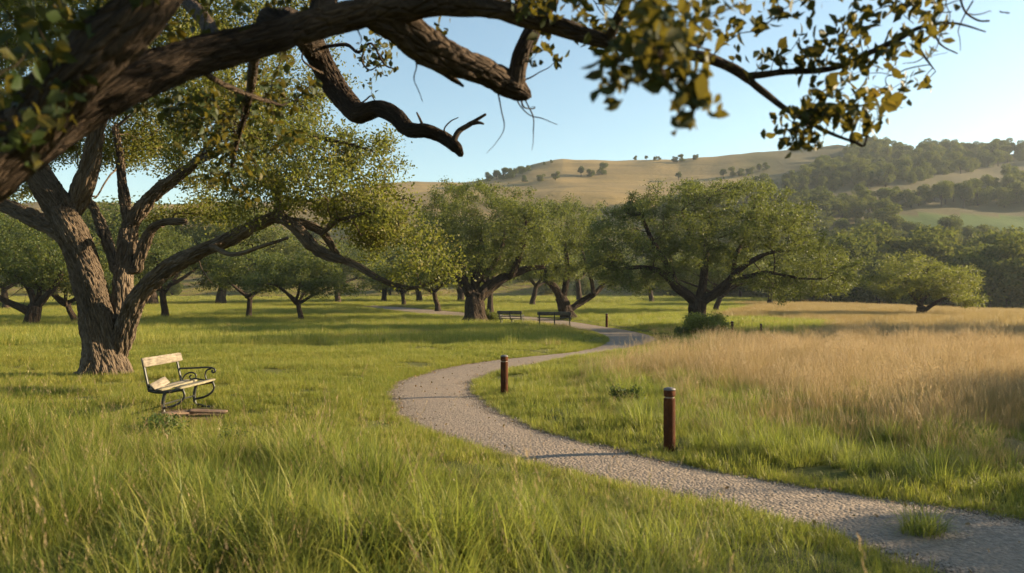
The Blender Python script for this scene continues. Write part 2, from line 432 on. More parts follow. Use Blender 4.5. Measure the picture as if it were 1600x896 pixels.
jx = jx + dirv[:, 0:1] * jit; jy = jy + dirv[:, 1:2] * jit
crown = 0.012 + 0.02 * (1 - (2 * w_ - 1) ** 2)[None, :] + n2(jx, jy, 0.7, 31) * 0.008 + 0.03 * smooth(60, 100, jy)
jz = base_h(jx, jy) + crown
pi_ = np.arange(jx.size).reshape(jx.shape)
q = np.stack([pi_[:-1, :-1], pi_[:-1, 1:], pi_[1:, 1:], pi_[1:, :-1]], -1).reshape(-1, 4)
tag(obj("gravel_path", mesh_from("gravel_path", np.stack([jx, jy, jz], -1).reshape(-1, 3), q, [M['path']], shade=True)),
    "pale gravel footpath winding through the meadow", kind='structure')

# ------------------------------------------------------------------ instanced ground cover
def tuft(name, n, hgt, spread, width, mat, lean=0.5, segs=4, heads=0, headmat=None, r=None, droop=0.6, flat=0.0):
    """a tuft of bent blades as one mesh"""
    r = r or np.random.default_rng(abs(hash(name)) % 9999)
    V, Q, T, T3, RN, FM, tri = [], [], [], [], [], [], []
    base = 0
    for b in range(n):
        a = r.uniform(0, 2 * math.pi); rad = spread * math.sqrt(r.uniform())
        bx, by = rad * math.cos(a), rad * math.sin(a)
        L = hgt * r.uniform(0.45, 1.0) * (1.1 if r.uniform() < 0.1 else 1)
        la = a + r.normal(0, 0.9); ln = lean * r.uniform(0.15, 1.0)
        dx, dy = math.cos(la), math.sin(la)
        wd = width * r.uniform(0.6, 1.2); tx, ty = -dy, dx
        ta = r.uniform(-0.6, 0.6); tx, ty = tx * math.cos(ta) - ty * math.sin(ta), tx * math.sin(ta) + ty * math.cos(ta)
        rnd = r.uniform()
        is_head = b < heads
        if is_head: L = hgt * r.uniform(0.95, 1.3); ln *= 0.55; wd *= 0.6
        ang = ln * 0.35; x, y, z = bx, by, -0.02
        for s in range(segs + 1):
            tt = s / segs
            ww = wd * (1 - tt ** 1.6) * 0.5 if not is_head else wd * 0.5 * (1 - 0.5 * tt)
            if s == segs and not is_head: 
                V.append((x, y, z)); T.append(1); RN.append(rnd)
            else:
                V.append((x - tx * ww, y - ty * ww, z)); V.append((x + tx * ww, y + ty * ww, z)); T += [tt, tt]; RN += [rnd, rnd]
            st_ = L / segs
            x += dx * math.sin(ang) * st_; y += dy * math.sin(ang) * st_; z += math.cos(ang) * st_
            ang += ln * droop * (1.0 + tt)
        full = segs if is_head else segs - 1
        for s in range(full):
            i = base + 2 * s; Q.append((i, i + 1, i + 3, i + 2)); 
        if not is_head: tri.append((base + 2 * full, base + 2 * full + 1, base + 2 * full + 2))
        base = len(V)
        if is_head:
            hx, hy, hz = x - dx*math.sin(ang)*st_, y - dy*math.sin(ang)*st_, z - math.cos(ang)*st_
            for k in range(16):
                f = k / 16; aa = r.uniform(0, 6.28); rr_ = 0.010 * (1 - f * 0.7) * r.uniform(0.4, 1.6)
                cx, cy_, cz = hx + dx * f * 0.06 + rr_ * math.cos(aa), hy + dy * f * 0.06 + rr_ * math.sin(aa), hz - 0.05 + f * 0.15
                s_ = 0.0024; o1 = r.normal(0, s_, 3); o2 = r.normal(0, s_, 3) + np.array((dx * .006, dy * .006, 0))
                V += [(cx, cy_, cz), (cx + o1[0], cy_ + o1[1], cz + o1[2]), (cx + o2[0], cy_ + o2[1], cz + o2[2] + 0.019)]
                T += [1, 1, 1]; RN += [rnd] * 3; T3.append((base, base + 1, base + 2)); base += 3
    Q = np.array(Q).reshape(-1, 4); tri = np.array(tri + T3).reshape(-1, 3)
    nt = len(tri) - len(T3)
    fm = np.concatenate([np.zeros(len(Q)), np.zeros(nt), np.ones(len(T3))])
    return mesh_from(name, np.array(V), [Q, tri], [mat] + ([headmat] if headmat else []), {"t": T, "rnd": RN}, fm if headmat else None)

def scatter(name, label, pts, rots, scl, idxs, meshes, kind='stuff'):
    """one ground-cover object: geometry nodes put the tufts on its points"""
    col = bpy.data.collections.new(name + "_pieces")
    for i, me in enumerate(meshes):
        col.objects.link(bpy.data.objects.new("%s_piece_%02d" % (name, i), me))
    me = bpy.data.meshes.new(name)
    me.vertices.add(len(pts)); me.vertices.foreach_set("co", np.asarray(pts, np.float32).ravel())
    a = me.attributes.new("rot", 'FLOAT_VECTOR', 'POINT'); a.data.foreach_set("vector", np.asarray(rots, np.float32).ravel())
    a = me.attributes.new("scl", 'FLOAT_VECTOR', 'POINT'); a.data.foreach_set("vector", np.asarray(scl, np.float32).ravel())
    a = me.attributes.new("pick", 'INT', 'POINT'); a.data.foreach_set("value", np.asarray(idxs, np.int32))
    o = obj(name, me); tag(o, label, kind=kind)
    ng = bpy.data.node_groups.new(name, 'GeometryNodeTree')
    ng.interface.new_socket("Geometry", in_out='INPUT', socket_type='NodeSocketGeometry')
    ng.interface.new_socket("Geometry", in_out='OUTPUT', socket_type='NodeSocketGeometry')
    N = ng.nodes; gi = N.new("NodeGroupInput"); go = N.new("NodeGroupOutput")
    iop = N.new("GeometryNodeInstanceOnPoints"); ci = N.new("GeometryNodeCollectionInfo")
    ci.inputs["Collection"].default_value = col; ci.inputs["Separate Children"].default_value = True; ci.inputs["Reset Children"].default_value = True
    def na_(nm, typ):
        x = N.new("GeometryNodeInputNamedAttribute"); x.data_type = typ; x.inputs["Name"].default_value = nm; return x.outputs["Attribute"]
    ng.links.new(gi.outputs[0], iop.inputs["Points"]); ng.links.new(ci.outputs[0], iop.inputs["Instance"])
    iop.inputs["Pick Instance"].default_value = True
    ng.links.new(na_("pick", 'INT'), iop.inputs["Instance Index"])
    e2r = N.new("FunctionNodeEulerToRotation"); ng.links.new(na_("rot", 'FLOAT_VECTOR'), e2r.inputs[0]); ng.links.new(e2r.outputs[0], iop.inputs["Rotation"])
    ng.links.new(na_("scl", 'FLOAT_VECTOR'), iop.inputs["Scale"])
    ng.links.new(iop.outputs[0], go.inputs[0])
    md = o.modifiers.new("cover", 'NODES'); md.node_group = ng
    return o

def wedge(n, d0, d1, margin=1.5, half=0.66):
    """points spread evenly over the ground ahead between two depths"""
    y = np.sqrt(rng.uniform(d0 * d0, d1 * d1, n)); x = rng.uniform(-1, 1, n) * (half * y + margin)
    return x, y
BENCH = np.array([-4.93, 11.95])
def place(name, label, x, y, keep, smin, smax, meshes, zs=1.0, pick=None, tilt=0.12, vary=.35, edge=0):
    x, y = x[keep], y[keep]
    pd = path_dist(x, y)
    z = ground_h(x, y, pd)
    n = len(x)
    s = rng.uniform(smin, smax, n) * (1 + vary * n2(x, y, 1.1, 63))
    hs = s * zs * rng.uniform(0.65, 1.25, n)
    if edge: e_ = .20 + .80 * smooth(.1, edge, pd); hs = hs * e_; s = s * (.6 + .4 * e_)
    rot = np.stack([rng.normal(0, tilt, n), rng.normal(0, tilt, n), rng.uniform(0, 6.283, n)], -1)
    pk = rng.integers(0, len(meshes), n) if pick is None else pick
    return scatter(name, label, np.stack([x, y, z], -1), rot, np.stack([s, s, hs], -1), pk, meshes)

RG = np.random.default_rng
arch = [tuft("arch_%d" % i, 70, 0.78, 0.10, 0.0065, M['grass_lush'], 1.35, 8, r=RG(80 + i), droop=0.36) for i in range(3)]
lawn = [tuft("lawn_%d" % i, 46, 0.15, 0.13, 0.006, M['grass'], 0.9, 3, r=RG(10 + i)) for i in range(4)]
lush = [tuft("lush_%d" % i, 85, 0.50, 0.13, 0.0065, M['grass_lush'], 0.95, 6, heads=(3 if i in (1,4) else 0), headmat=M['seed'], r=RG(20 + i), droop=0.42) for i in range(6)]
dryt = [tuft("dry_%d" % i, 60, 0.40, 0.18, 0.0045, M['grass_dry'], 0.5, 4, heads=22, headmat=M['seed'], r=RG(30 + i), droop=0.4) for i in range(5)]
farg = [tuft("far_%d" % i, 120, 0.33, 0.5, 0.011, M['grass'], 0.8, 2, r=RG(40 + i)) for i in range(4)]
fard = [tuft("fardry_%d" % i, 120, 0.42, 0.5, 0.011, M['grass_dry'], 0.5, 2, r=RG(50 + i)) for i in range(4)]
vfar = [tuft("vfar_%d" % i, 90, 0.30, 1.3, 0.035, M['grass'], 0.8, 2, r=RG(60 + i)) for i in range(3)]

def clear_bench(x, y, r=0.0):
    return np.hypot((x - BENCH[0]) / 1.1, (y - BENCH[1]) / 1.3) > 0.75 + r
# tall lush grass of the foreground
x, y = wedge(9500, 0.8, 13, 2.0)
pd = path_dist(x, y)
patch = n2(x, y, 1.2, 41)
k = in_poly(x + n2(x, y, 1, 5) * .5, y + n2(x, y, 1, 8) * .5, TALL) & (pd > 0.12) & (rng.uniform(size=len(x)) < 0.66 + 1.3 * patch)
k &= (np.hypot(x, y) > 1.6) & clear_bench(x, y, .5)
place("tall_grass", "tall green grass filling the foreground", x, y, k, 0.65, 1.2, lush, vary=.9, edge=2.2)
x, y = wedge(1500, 1.8, 11, 2.0)
k = in_poly(x, y, TALL) & (path_dist(x, y) > .3) & (n2(x, y, 1.4, 44) > -.05) & (np.hypot(x - BENCH[0], y - BENCH[1]) > 1.6)
place("arching_grass", "long arching grass clumps standing out of the foreground grass", x, y, k & (path_dist(x, y) > 1.6), 0.6, 1.0, arch)
# scattered taller tufts in the lawn and along the path
x, y = wedge(15000, 5, 34, 3)
pd = path_dist(x, y); dr = dryness(x, y)
k = (~in_poly(x, y, TALL)) & (dr < .5) & (pd > 0.45) & (n2(x, y, 2.3, 51) + n2(x, y, .7, 52) * .6 > 0.12) & clear_bench(x, y) & (rng.uniform(size=len(x)) < 0.5)
place("grass_tufts", "loose taller tufts of green grass on the lawn", x, y, k, 0.34, 0.62, lush, 0.9, edge=1.5)
# lawn
x, y = wedge(60000, 3.5, 30, 1.5)
pd = path_dist(x, y); dr = dryness(x, y)
k = (pd > 0.02) & ((dr < .5) | (dry_depth(x, y) < 4.0)) & ~(in_poly(x, y, TALL) & (rng.uniform(size=len(x)) < .6))
worn = n2(x, y, 1.6, 61) + 0.5 * n2(x, y, .5, 62)
k &= (worn > -0.30) & (np.hypot((x - BENCH[0] - .1) / 1.0, (y - BENCH[1] + .25) / 1.1) + .25 * n2(x, y, .35, 77) > 0.55)
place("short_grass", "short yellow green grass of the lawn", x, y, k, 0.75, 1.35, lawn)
# verge strip hugging both path edges
e = np.vstack([cEL[:-1], cER[:-1]]); e2 = np.vstack([cEL[1:], cER[1:]])
seg = np.linalg.norm(e2 - e, axis=1); ok = e[:, 1] < 60
pr = seg * ok / np.maximum(e[:, 1], 6); pr /= pr.sum()
pk = rng.choice(len(e), 9000, p=pr); tt = rng.uniform(size=9000)[:, None]
v = e[pk] * (1 - tt) + e2[pk] * tt
x = v[:, 0] + rng.normal(0, .13, 9000); y = v[:, 1] + rng.normal(0, .13, 9000)
pd = path_dist(x, y)
place("verge_grass", "short grass creeping over the edges of the path", x, y, pd > -0.045 - 0.05 * (n2(x, y, .6, 3) > .2), 0.45, 1.0, lawn)
# dry meadow
x, y = wedge(34000, 6, 34, 2)
pd = path_dist(x, y); dr = dryness(x, y)
dd_ = dry_depth(x, y) * smooth(0, 1, dr)
dd_ = dry_depth(x, y) * np.where(dr > .5, 1, -1)
k = (dd_ > -2.0) & (pd > np.where(y > 16, 2.2, .7)) & (n2(x, y, .9, 71) > -0.3) & (rng.uniform(size=len(x)) < .05 + .95 * smooth(-1.2, 4.2, dd_ + n2(x, y, 1.6, 75) * 3.0))
place("dry_grass", "tall straw coloured dry grass with feathery seed heads", x, y, k, 0.55, 1.15, dryt, edge=3.0, vary=.6)
x, y = wedge(9000, 6, 22, 2)
pd = path_dist(x, y); dr = dryness(x, y)
k = (pd > 0.5) & (x > 1.5) & (n2(x, y, 1.1, 81) > (-.02 - .2 * (dr < .5)) ) & in_poly(x, y + .8, np.vstack([DRY[:0], wpoly([(850,640),(935,575),(1130,600),(1300,610),[12,14],[12,5],(1600,800),(1250,745),(1046,700),(900,670)])]))
place("meadow_tufts", "green tufts among the dry grass beside the path", x, y, k, 0.5, 0.95, lush)
# middle and far meadow
x, y = wedge(52000, 28, 110, 4)
pd = path_dist(x, y); dr = dryness(x, y)
pn = n2(x, y, 7, 91) + .4 * n2(x, y, 2, 92)
k = (pd > 0.35) & (dr < .5)
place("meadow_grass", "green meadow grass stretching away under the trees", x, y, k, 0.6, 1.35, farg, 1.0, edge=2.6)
k = (pd > 0.5) & (dr > .5)
place("dry_meadow", "straw coloured grass of the far dry meadow", x, y, k, 0.7, 1.3, fard, 1.0)
k = (pd > 0.5) & (dr < .5) & (pn > .28) & (rng.uniform(size=len(x)) < .5)
place("straw_patches", "thin straw coloured patches in the green meadow", x, y, k, 0.5, 1.0, fard, .8)
x, y = wedge(26000, 105, 240, 5)
k = (path_dist(x, y) > .6) & (x < 0.32 * y)
place("distant_grass", "distant green grass at the far end of the meadow", x, y, k, 0.7, 1.3, vfar, 1.0)

# pebbles on the near gravel
peb = []
for i in range(4):
    r = RG(70 + i)
    ph = (1 + 5 ** .5) / 2
    v = np.array([(-1,ph,0),(1,ph,0),(-1,-ph,0),(1,-ph,0),(0,-1,ph),(0,1,ph),(0,-1,-ph),(0,1,-ph),(ph,0,-1),(ph,0,1),(-ph,0,-1),(-ph,0,1)], float) / 1.9
    v = v * r.uniform(0.7, 1.15, (12, 1)) * np.array([1, .8, .55]) 
    f = np.array([(0,11,5),(0,5,1),(0,1,7),(0,7,10),(0,10,11),(1,5,9),(5,11,4),(11,10,2),(10,7,6),(7,1,8),(3,9,4),(3,4,2),(3,2,6),(3,6,8),(3,8,9),(4,9,5),(2,4,11),(6,2,10),(8,6,7),(9,8,1)])
    t = NT("pebble_%d" % i)
    inf = t.new("ShaderNodeObjectInfo").outputs["Random"]
    t.link(t.ramp(inf, [(0, (0.085, 0.066, 0.052)), (.5, (0.17, 0.13, 0.097)), (.85, (.28, .225, .17)), (1, (.48, .42, .34))]).outputs[0], t.bsdf.inputs["Base Color"])
    t.bsdf.inputs["Roughness"].default_value = .8
    peb.append(mesh_from("pebble_%d" % i, v, f, [t.m]))
NP = 150000
x, y = wedge(NP * 5, 4, 26, 1)
y = 4 + (y - 4) * rng.uniform(0.35, 1, len(y)); 
pd = path_dist(x, y); k = pd < 0.03
x, y = x[k][:NP], y[k][:NP]; n = len(x)
zz = base_h(x, y) + 0.022 + 0 * x
s = rng.uniform(0.004, 0.012, n) * (1 + .5 * (rng.uniform(size=n) < .08))
scatter("loose_gravel", "loose gravel chips lying on the path", np.stack([x, y, zz], -1), rng.uniform(0, 6.28, (n, 3)) * [.1, .1, 1], np.stack([s, s, s], -1), rng.integers(0, 4, n), peb)

# ------------------------------------------------------------------ trees
def colonize(nodes, parents, att, D, di, dk, iters=120, trop=(0, 0, 0.0), r=None):
    """grow twigs from the given skeleton towards the attraction points"""
    r = r or rng
    nodes = [np.array(p, float) for p in nodes]; parents = list(parents)
    att = np.array(att, float); alive = np.ones(len(att), bool)
    arr = np.array(nodes)
    nd = np.full(len(att), 1e9); ni = np.zeros(len(att), int)
    for s in range(0, len(arr), 400):
        dd = np.linalg.norm(att[:, None] - arr[None, s:s+400], axis=2); j = dd.argmin(1); m = dd[np.arange(len(att)), j]
        b = m < nd; nd[b] = m[b]; ni[b] = j[b] + s
    trop = np.array(trop)
    for it in range(iters):
        act = alive & (nd < di)
        if not act.any(): break
        idx = ni[act]; vec = att[act] - arr[idx]; vec /= np.linalg.norm(vec, axis=1)[:, None] + 1e-9
        u, inv = np.unique(idx, return_inverse=True)
        S = np.zeros((len(u), 3)); np.add.at(S, inv, vec)
        S /= np.linalg.norm(S, axis=1)[:, None] + 1e-9
        S += r.normal(0, 0.22, S.shape) + trop
        S /= np.linalg.norm(S, axis=1)[:, None]
        new = arr[u] + S * D
        base = len(arr); arr = np.vstack([arr, new]); parents += list(u)
        A = np.where(alive)[0]
        for s in range(0, len(A), 3000):
            a = A[s:s+3000]
            dd = np.linalg.norm(att[a][:, None] - new[None], axis=2); j = dd.argmin(1); m = dd[np.arange(len(a)), j]
            b = m < nd[a]; nd[a[b]] = m[b]; ni[a[b]] = j[b] + base
        alive &= ~(nd < dk)
    return arr, np.array(parents)

def skeleton(limbs):
    """limbs: list of (points Nx3, radii N); the first is the trunk, each other limb is tied to the nearest earlier node"""
    nodes, par, rad = [], [], []
    for i, (pts, rs) in enumerate(limbs):
        pts = np.asarray(pts, float); cp = catmull(pts, 5); cr = catmull(np.asarray(rs, float)[:, None], 5)[:, 0]
        if i == 0: prev = -1
        else:
            a = np.array(nodes); prev = int(np.linalg.norm(a - cp[0], axis=1).argmin())
        for p, r_ in zip(cp, cr):
            nodes.append(p); par.append(prev); rad.append(r_); prev = len(nodes) - 1
    return nodes, par, rad

def radii(par, rad0, n, tip=0.010, e=2.4):
    r = np.zeros(n); acc = np.zeros(n); kids = np.zeros(n, int)
    for i in range(n - 1, -1, -1):
        v = acc[i] ** (1 / e) if kids[i] else tip
        if i < len(rad0): v = rad0[i] if rad0[i] > .03 else max(rad0[i], v if kids[i] else 0)
        r[i] = v
        p = par[i]
        if p >= 0: acc[p] += v ** e; kids[p] += 1
    return r, kids

def tubes(nodes, par, rad, rmin, segs_fn, rough=0.0, ridge=0.0, n0=0, step=None, rf=(9.0, 1.7)):
    """swept bark tubes along each chain of the skeleton; returns verts, quads, bark coordinates"""
    n = len(nodes); child = [[] for _ in range(n)]
    for i, p in enumerate(par):
        if p >= 0: child[p].append(i)
    V, Q, B = [], [], []; nv = 0; off = 0.0
    stack = [(0, None)]
    while stack:
        s, p0 = stack.pop()
        chain = [p0, s] if p0 is not None else [s]
        c = s
        while child[c]:
            k = sorted(child[c], key=lambda j: -rad[j])
            for j in k[1:]: stack.append((j, c))
            c = k[0]; chain.append(c)
        pts = nodes[chain].copy(); rs = rad[chain].copy()
        if p0 is not None: rs[0] = min(rs[0], rs[1] * 1.25)
        if rs.max() < rmin: continue
        keep = rs >= rmin
        if not keep.all():
            e = int(np.argmin(keep)) ; e = max(e, 2); pts, rs = pts[:e], rs[:e]
        if len(pts) < 2: continue
        ns = segs_fn(rs.max())
        if step is not None and rs.max() > 0.06:
            m = max(2, int(step(rs.max())))
            if m > 1: pts = catmull(pts, m); rs = np.maximum(catmull(rs[:, None], m)[:, 0], 0.002)
        elif len(pts) > 3 and rs.max() > 0.02:
            sm = pts.copy(); sm[1:-1] = (pts[:-2] + 2 * pts[1:-1] + pts[2:]) / 4; pts = sm
        T = np.gradient(pts, axis=0); T /= np.linalg.norm(T, axis=1)[:, None] + 1e-9
        L = np.concatenate([[0], np.cumsum(np.linalg.norm(np.diff(pts, axis=0), axis=1))])
        up = np.array([0.3, 0.9, 0.1]); nrm = np.cross(T[0], up); nrm /= np.linalg.norm(nrm) + 1e-9
        Ns = []
        for t_ in T:
            nrm = nrm - t_ * nrm.dot(t_); nrm /= np.linalg.norm(nrm) + 1e-9; Ns.append(nrm)
        Ns = np.array(Ns); Bn = np.cross(T, Ns)
        th = np.linspace(0, 2 * math.pi, ns, endpoint=False)
        R0 = max(rs.max(), 0.02)
        Rb = rs[:, None]
        tw = th[None, :] + L[:, None] * 0.35
        bx = np.cos(tw) * R0; by = np.sin(tw) * R0; bz = np.repeat(L[:, None], ns, 1) + off
        Rr_ = np.repeat(Rb, ns, 1)
        if ridge > 0 and R0 > 0.07:
            f = rf[0]
            q = np.stack([bx * f, by * f, bz * rf[1]], -1)
            wv = noise3(q * 0.4 + 7)[..., None] * np.array([1.3, 1.3, 0.5])
            a = np.abs(noise3(q + wv)); b = np.abs(noise3(q * 2.1 + wv + 3))
            d_ = (1 - np.minimum(a * 2.4, 1)); d2 = (1 - np.minimum(b * 2.4, 1))
            lump = noise3(np.stack([bx * 1.8 / max(R0, .1) * .5, by * 1.8 / max(R0, .1) * .5, bz * 1.3], -1))
            Rr_ = Rr_ + Rr_ * rough * lump - ridge * np.minimum(1, 0.35 + Rb / 0.25) * (d_ ** 1.5 * 0.9 + d2 ** 1.5 * 0.4)
        elif rough > 0:
            lump = noise3(np.stack([np.cos(tw) * .8, np.sin(tw) * .8, bz * (0.6 / max(R0, .05))], -1))
            Rr_ = Rr_ * (1 + rough * lump)
        ring = pts[:, None, :] + Rr_[..., None] * (np.cos(th)[None, :, None] * Ns[:, None, :] + np.sin(th)[None, :, None] * Bn[:, None, :])
        m = len(pts)
        V.append(ring.reshape(-1, 3)); B.append(np.stack([bx, by, bz], -1).reshape(-1, 3))
        tipp = pts[-1] + T[-1] * rs[-1] * 0.6
        V.append(tipp[None]); B.append(np.array([[0, 0, L[-1] + off]]))
        id_ = np.arange(m * ns).reshape(m, ns) + nv
        q1 = np.stack([id_[:-1], np.roll(id_, -1, 1)[:-1], np.roll(id_, -1, 1)[1:], id_[1:]], -1).reshape(-1, 4)
        Q.append(q1)
        ti = nv + m * ns
        lr = id_[-1]
        Q.append(np.stack([lr, np.roll(lr, -1), np.full(ns, ti), np.full(ns, ti)], -1))
        nv += m * ns + 1; off += 1.7
    V = np.vstack(V); B = np.vstack(B); Q = np.vstack(Q)
    trim = Q[:, 2] == Q[:, 3]
    return V, [Q[~trim], Q[trim][:, :3]], B

def leaves(anchors, per, spread, size, r, mat, name, aspect=0.55, up=0.35, flat=1.0, droop=0.0, fold=False, tiers=None):
    """many small leaf faces round the given twig points"""
    n = len(anchors) * per
    c = np.repeat(anchors, per, 0) + r.normal(0, 1, (n, 3)) * np.array([spread, spread, spread * flat])
    d = r.normal(0, 1, (n, 3)); d[:, 2] -= droop; d /= np.linalg.norm(d, axis=1)[:, None]
    nn = r.normal(0, 1, (n, 3)); nn[:, 2] += up * 2; s = np.cross(d, nn); s /= np.linalg.norm(s, axis=1)[:, None] + 1e-9
    L = size * r.uniform(0.6, 1.3, n)[:, None]; W = L * aspect
    rnd = np.clip(np.repeat(r.uniform(0, 1, len(anchors)), per) * 0.6 + r.uniform(0, 1, n) * 0.4, 0, 1)
    if not fold:
        V = np.stack([c - d * L * .5, c + s * W * .5 - d * L * .05, c + d * L * .5, c - s * W * .5 - d * L * .05], 1).reshape(-1, 3)
        f = np.arange(n * 4).reshape(n, 4)
        return mesh_from(name, V, f, [mat], {"rnd": np.repeat(rnd, 4)})
    # pointed, slightly folded and curled leaf of two halves
    nrm = np.cross(s, d)
    curl = r.uniform(-0.1, 0.35, n)[:, None]; fl = r.uniform(0.05, 0.3, n)[:, None]
    b0 = c - d * L * .5; m1 = c - d * L * .12 - nrm * L * curl * .1; m2 = c + d * L * .22 - nrm * L * curl * .18; tp = c + d * L * .55 - nrm * L * curl * .6
    l1 = m1 + s * W * .5 + nrm * W * fl; l2 = m2 + s * W * .38 + nrm * W * fl * .8; r1 = m1 - s * W * .5 + nrm * W * fl; r2 = m2 - s * W * .38 + nrm * W * fl * .8
    V = np.stack([b0, m1, m2, tp, l1, l2, r1, r2], 1).reshape(-1, 3)
    i = (np.arange(n) * 8)[:, None]
    t3 = np.vstack([i + [0, 4, 1], i + [2, 5, 3], i + [0, 1, 6], i + [2, 3, 7]])
    q4 = np.vstack([i + [1, 4, 5, 2], i + [6, 1, 2, 7]])
    return mesh_from(name, V, [t3, q4], [mat], {"rnd": np.repeat(rnd, 8)})

def lobes(r, specs, per_vol, minz=None, clump=None, fill=1.0, nmin=6):
    """attraction points inside the lobes (centre, radii)"""
    out = []
    for c, rad in specs:
        rad = np.array(rad); n = max(nmin, int(per_vol * rad.prod() * 4.19))
        if clump:
            # leaf pads: flat clumps spread through the lobe, with gaps left between them
            m = max(3, int(fill * rad.prod() / (clump ** 3 * .62)))
            v = r.normal(0, 1, (m, 3)); v /= np.linalg.norm(v, axis=1)[:, None]; v *= r.uniform(0.25, 1, (m, 1)) ** .5
            cc = np.array(c) + v * rad; k = r.integers(0, m, n); cs = clump * r.uniform(.6, 1.25, m)
            w = r.normal(0, 1, (n, 3)); w /= np.linalg.norm(w, axis=1)[:, None]; w *= r.uniform(0, 1, (n, 1)) ** (1 / 3)
            out.append(cc[k] + w * cs[k][:, None] * np.array([1, 1, .55])); continue
        # clumps inside the lobe
        v = r.normal(0, 1, (n, 3)); v /= np.linalg.norm(v, axis=1)[:, None]; v *= r.uniform(0.15, 1, (n, 1)) ** (1 / 2.2)
        out.append(np.array(c) + v * rad)
    o = np.vstack(out)
    if minz is not None: o = o[o[:, 2] > minz]
    return o

def build_tree(kind, limbs, att, origin, label, cat='tree', group=None, D=0.28, di=3.0, dk=0.45, leaf=(5, 0.2, 0.11), mat='leaf_mid', bark='bark_far',
               seed=1, rmin=0.008, tip=0.009, hi=False, ridge=0.0, rough=0.10, trop=(0, 0, 0.05), thr=0.022, flat=0.8, up=0.35, aspect=0.55, fold=False, droop=0.0, bare=0.0, e=2.4, rf=(9.0, 1.7), leafall=0):
    r = RG(seed)
    nodes, par, rad = skeleton(limbs)
    arr, parents = colonize(nodes, par, att, D, di, dk, r=r, trop=trop)
    R_, kids = radii(parents, rad, len(arr), tip, e)
    segs = (lambda q: 128 if q > .13 else 56 if q > .06 else 20 if q > .04 else 7 if q > .02 else 4) if hi else (lambda q: 14 if q > .25 else 9 if q > .1 else 6 if q > .04 else 3)
    step = (lambda q: 9 if q > .3 else 6 if q > .13 else 3) if hi else None
    V, Q, B = tubes(arr, parents, R_, rmin, segs, rough, ridge, step=step, rf=rf)
    o = np.array(origin, float)
    tw = np.where((R_ < thr) & (np.arange(len(arr)) >= len(rad)))[0]
    if leafall: tw = np.where((R_ < thr) & ((np.arange(len(arr)) >= len(rad)) | ((R_ < leafall) & (arr[:, 1] < 2.6))))[0]
    if bare: tw = tw[r.uniform(size=len(tw)) > bare]
    root = thing(kind, label, cat, o, group=group)
    obj("trunk", mesh_from(kind + "_trunk", V - o, Q, [M[bark]], {"bark": B}, shade=True), root)
    obj("crown", leaves(arr[tw] - o, leaf[0], leaf[1], leaf[2], r, M[mat], kind + "_crown", flat=flat, up=up, aspect=aspect, fold=fold, droop=droop), root)
    print("TREE", kind, "nodes", len(arr), "tw", len(tw), "leaves", len(tw) * leaf[0])
    return root

def limb(d0, pts, rs, d1=None):
    """a limb drawn as rows and columns of the photograph, running from depth d0 to d1"""
    d1 = d0 if d1 is None else d1
    n = len(pts); ds = np.linspace(d0, d1, n)
    return np.array([P(a, b, d) for (a, b), d in zip(pts, ds)]), np.array(rs, float)
def sprouts(limbs, n, l0, l1, r0, seed, down=.0):
    """bare crooked twigs springing from the limbs"""
    r = RG(seed); out = []; main = []
    for _ in range(n):
        pts, rs = limbs[int(r.integers(0, len(limbs)))]; k = int(r.integers(1, len(pts) - 1)); f = r.uniform()
        p = np.asarray(pts[k]) * (1 - f) + np.asarray(pts[k + 1 if k + 1 < len(pts) else k]) * f
        ax = np.asarray(pts[min(k + 1, len(pts) - 1)]) - np.asarray(pts[k - 1]); ax /= np.linalg.norm(ax) + 1e-9
        d = np.cross(ax, r.normal(0, 1, 3)); d /= np.linalg.norm(d) + 1e-9; d = d + ax * r.uniform(-.2, .9) + np.array([0, 0, r.uniform(-.5, .6) - down]); d /= np.linalg.norm(d)
        L = r.uniform(l0, l1); q = [p]; m = 5; base = r0 * r.uniform(.6, 1.2)
        for i in range(m):
            d = d + r.normal(0, .38, 3); d /= np.linalg.norm(d); q.append(q[-1] + d * L / m)
            if i in (1, 2) and r.uniform() < .7:
                dd = d + r.normal(0, .7, 3); dd /= np.linalg.norm(dd); e = [q[-1]]
                for _i in range(3):
                    dd = dd + r.normal(0, .35, 3); dd /= np.linalg.norm(dd); e.append(e[-1] + dd * L * .14)
                out.append((np.array(e), base * np.array([.5, .4, .3, .2])))
        main.append((np.array(q), base * np.linspace(1, .25, m + 1)))
    return main + out
def lobe(px, py, rx, ry, d, rd):
    k = d / F
    return P(px, py, d), (rx * k, rd, ry * k)

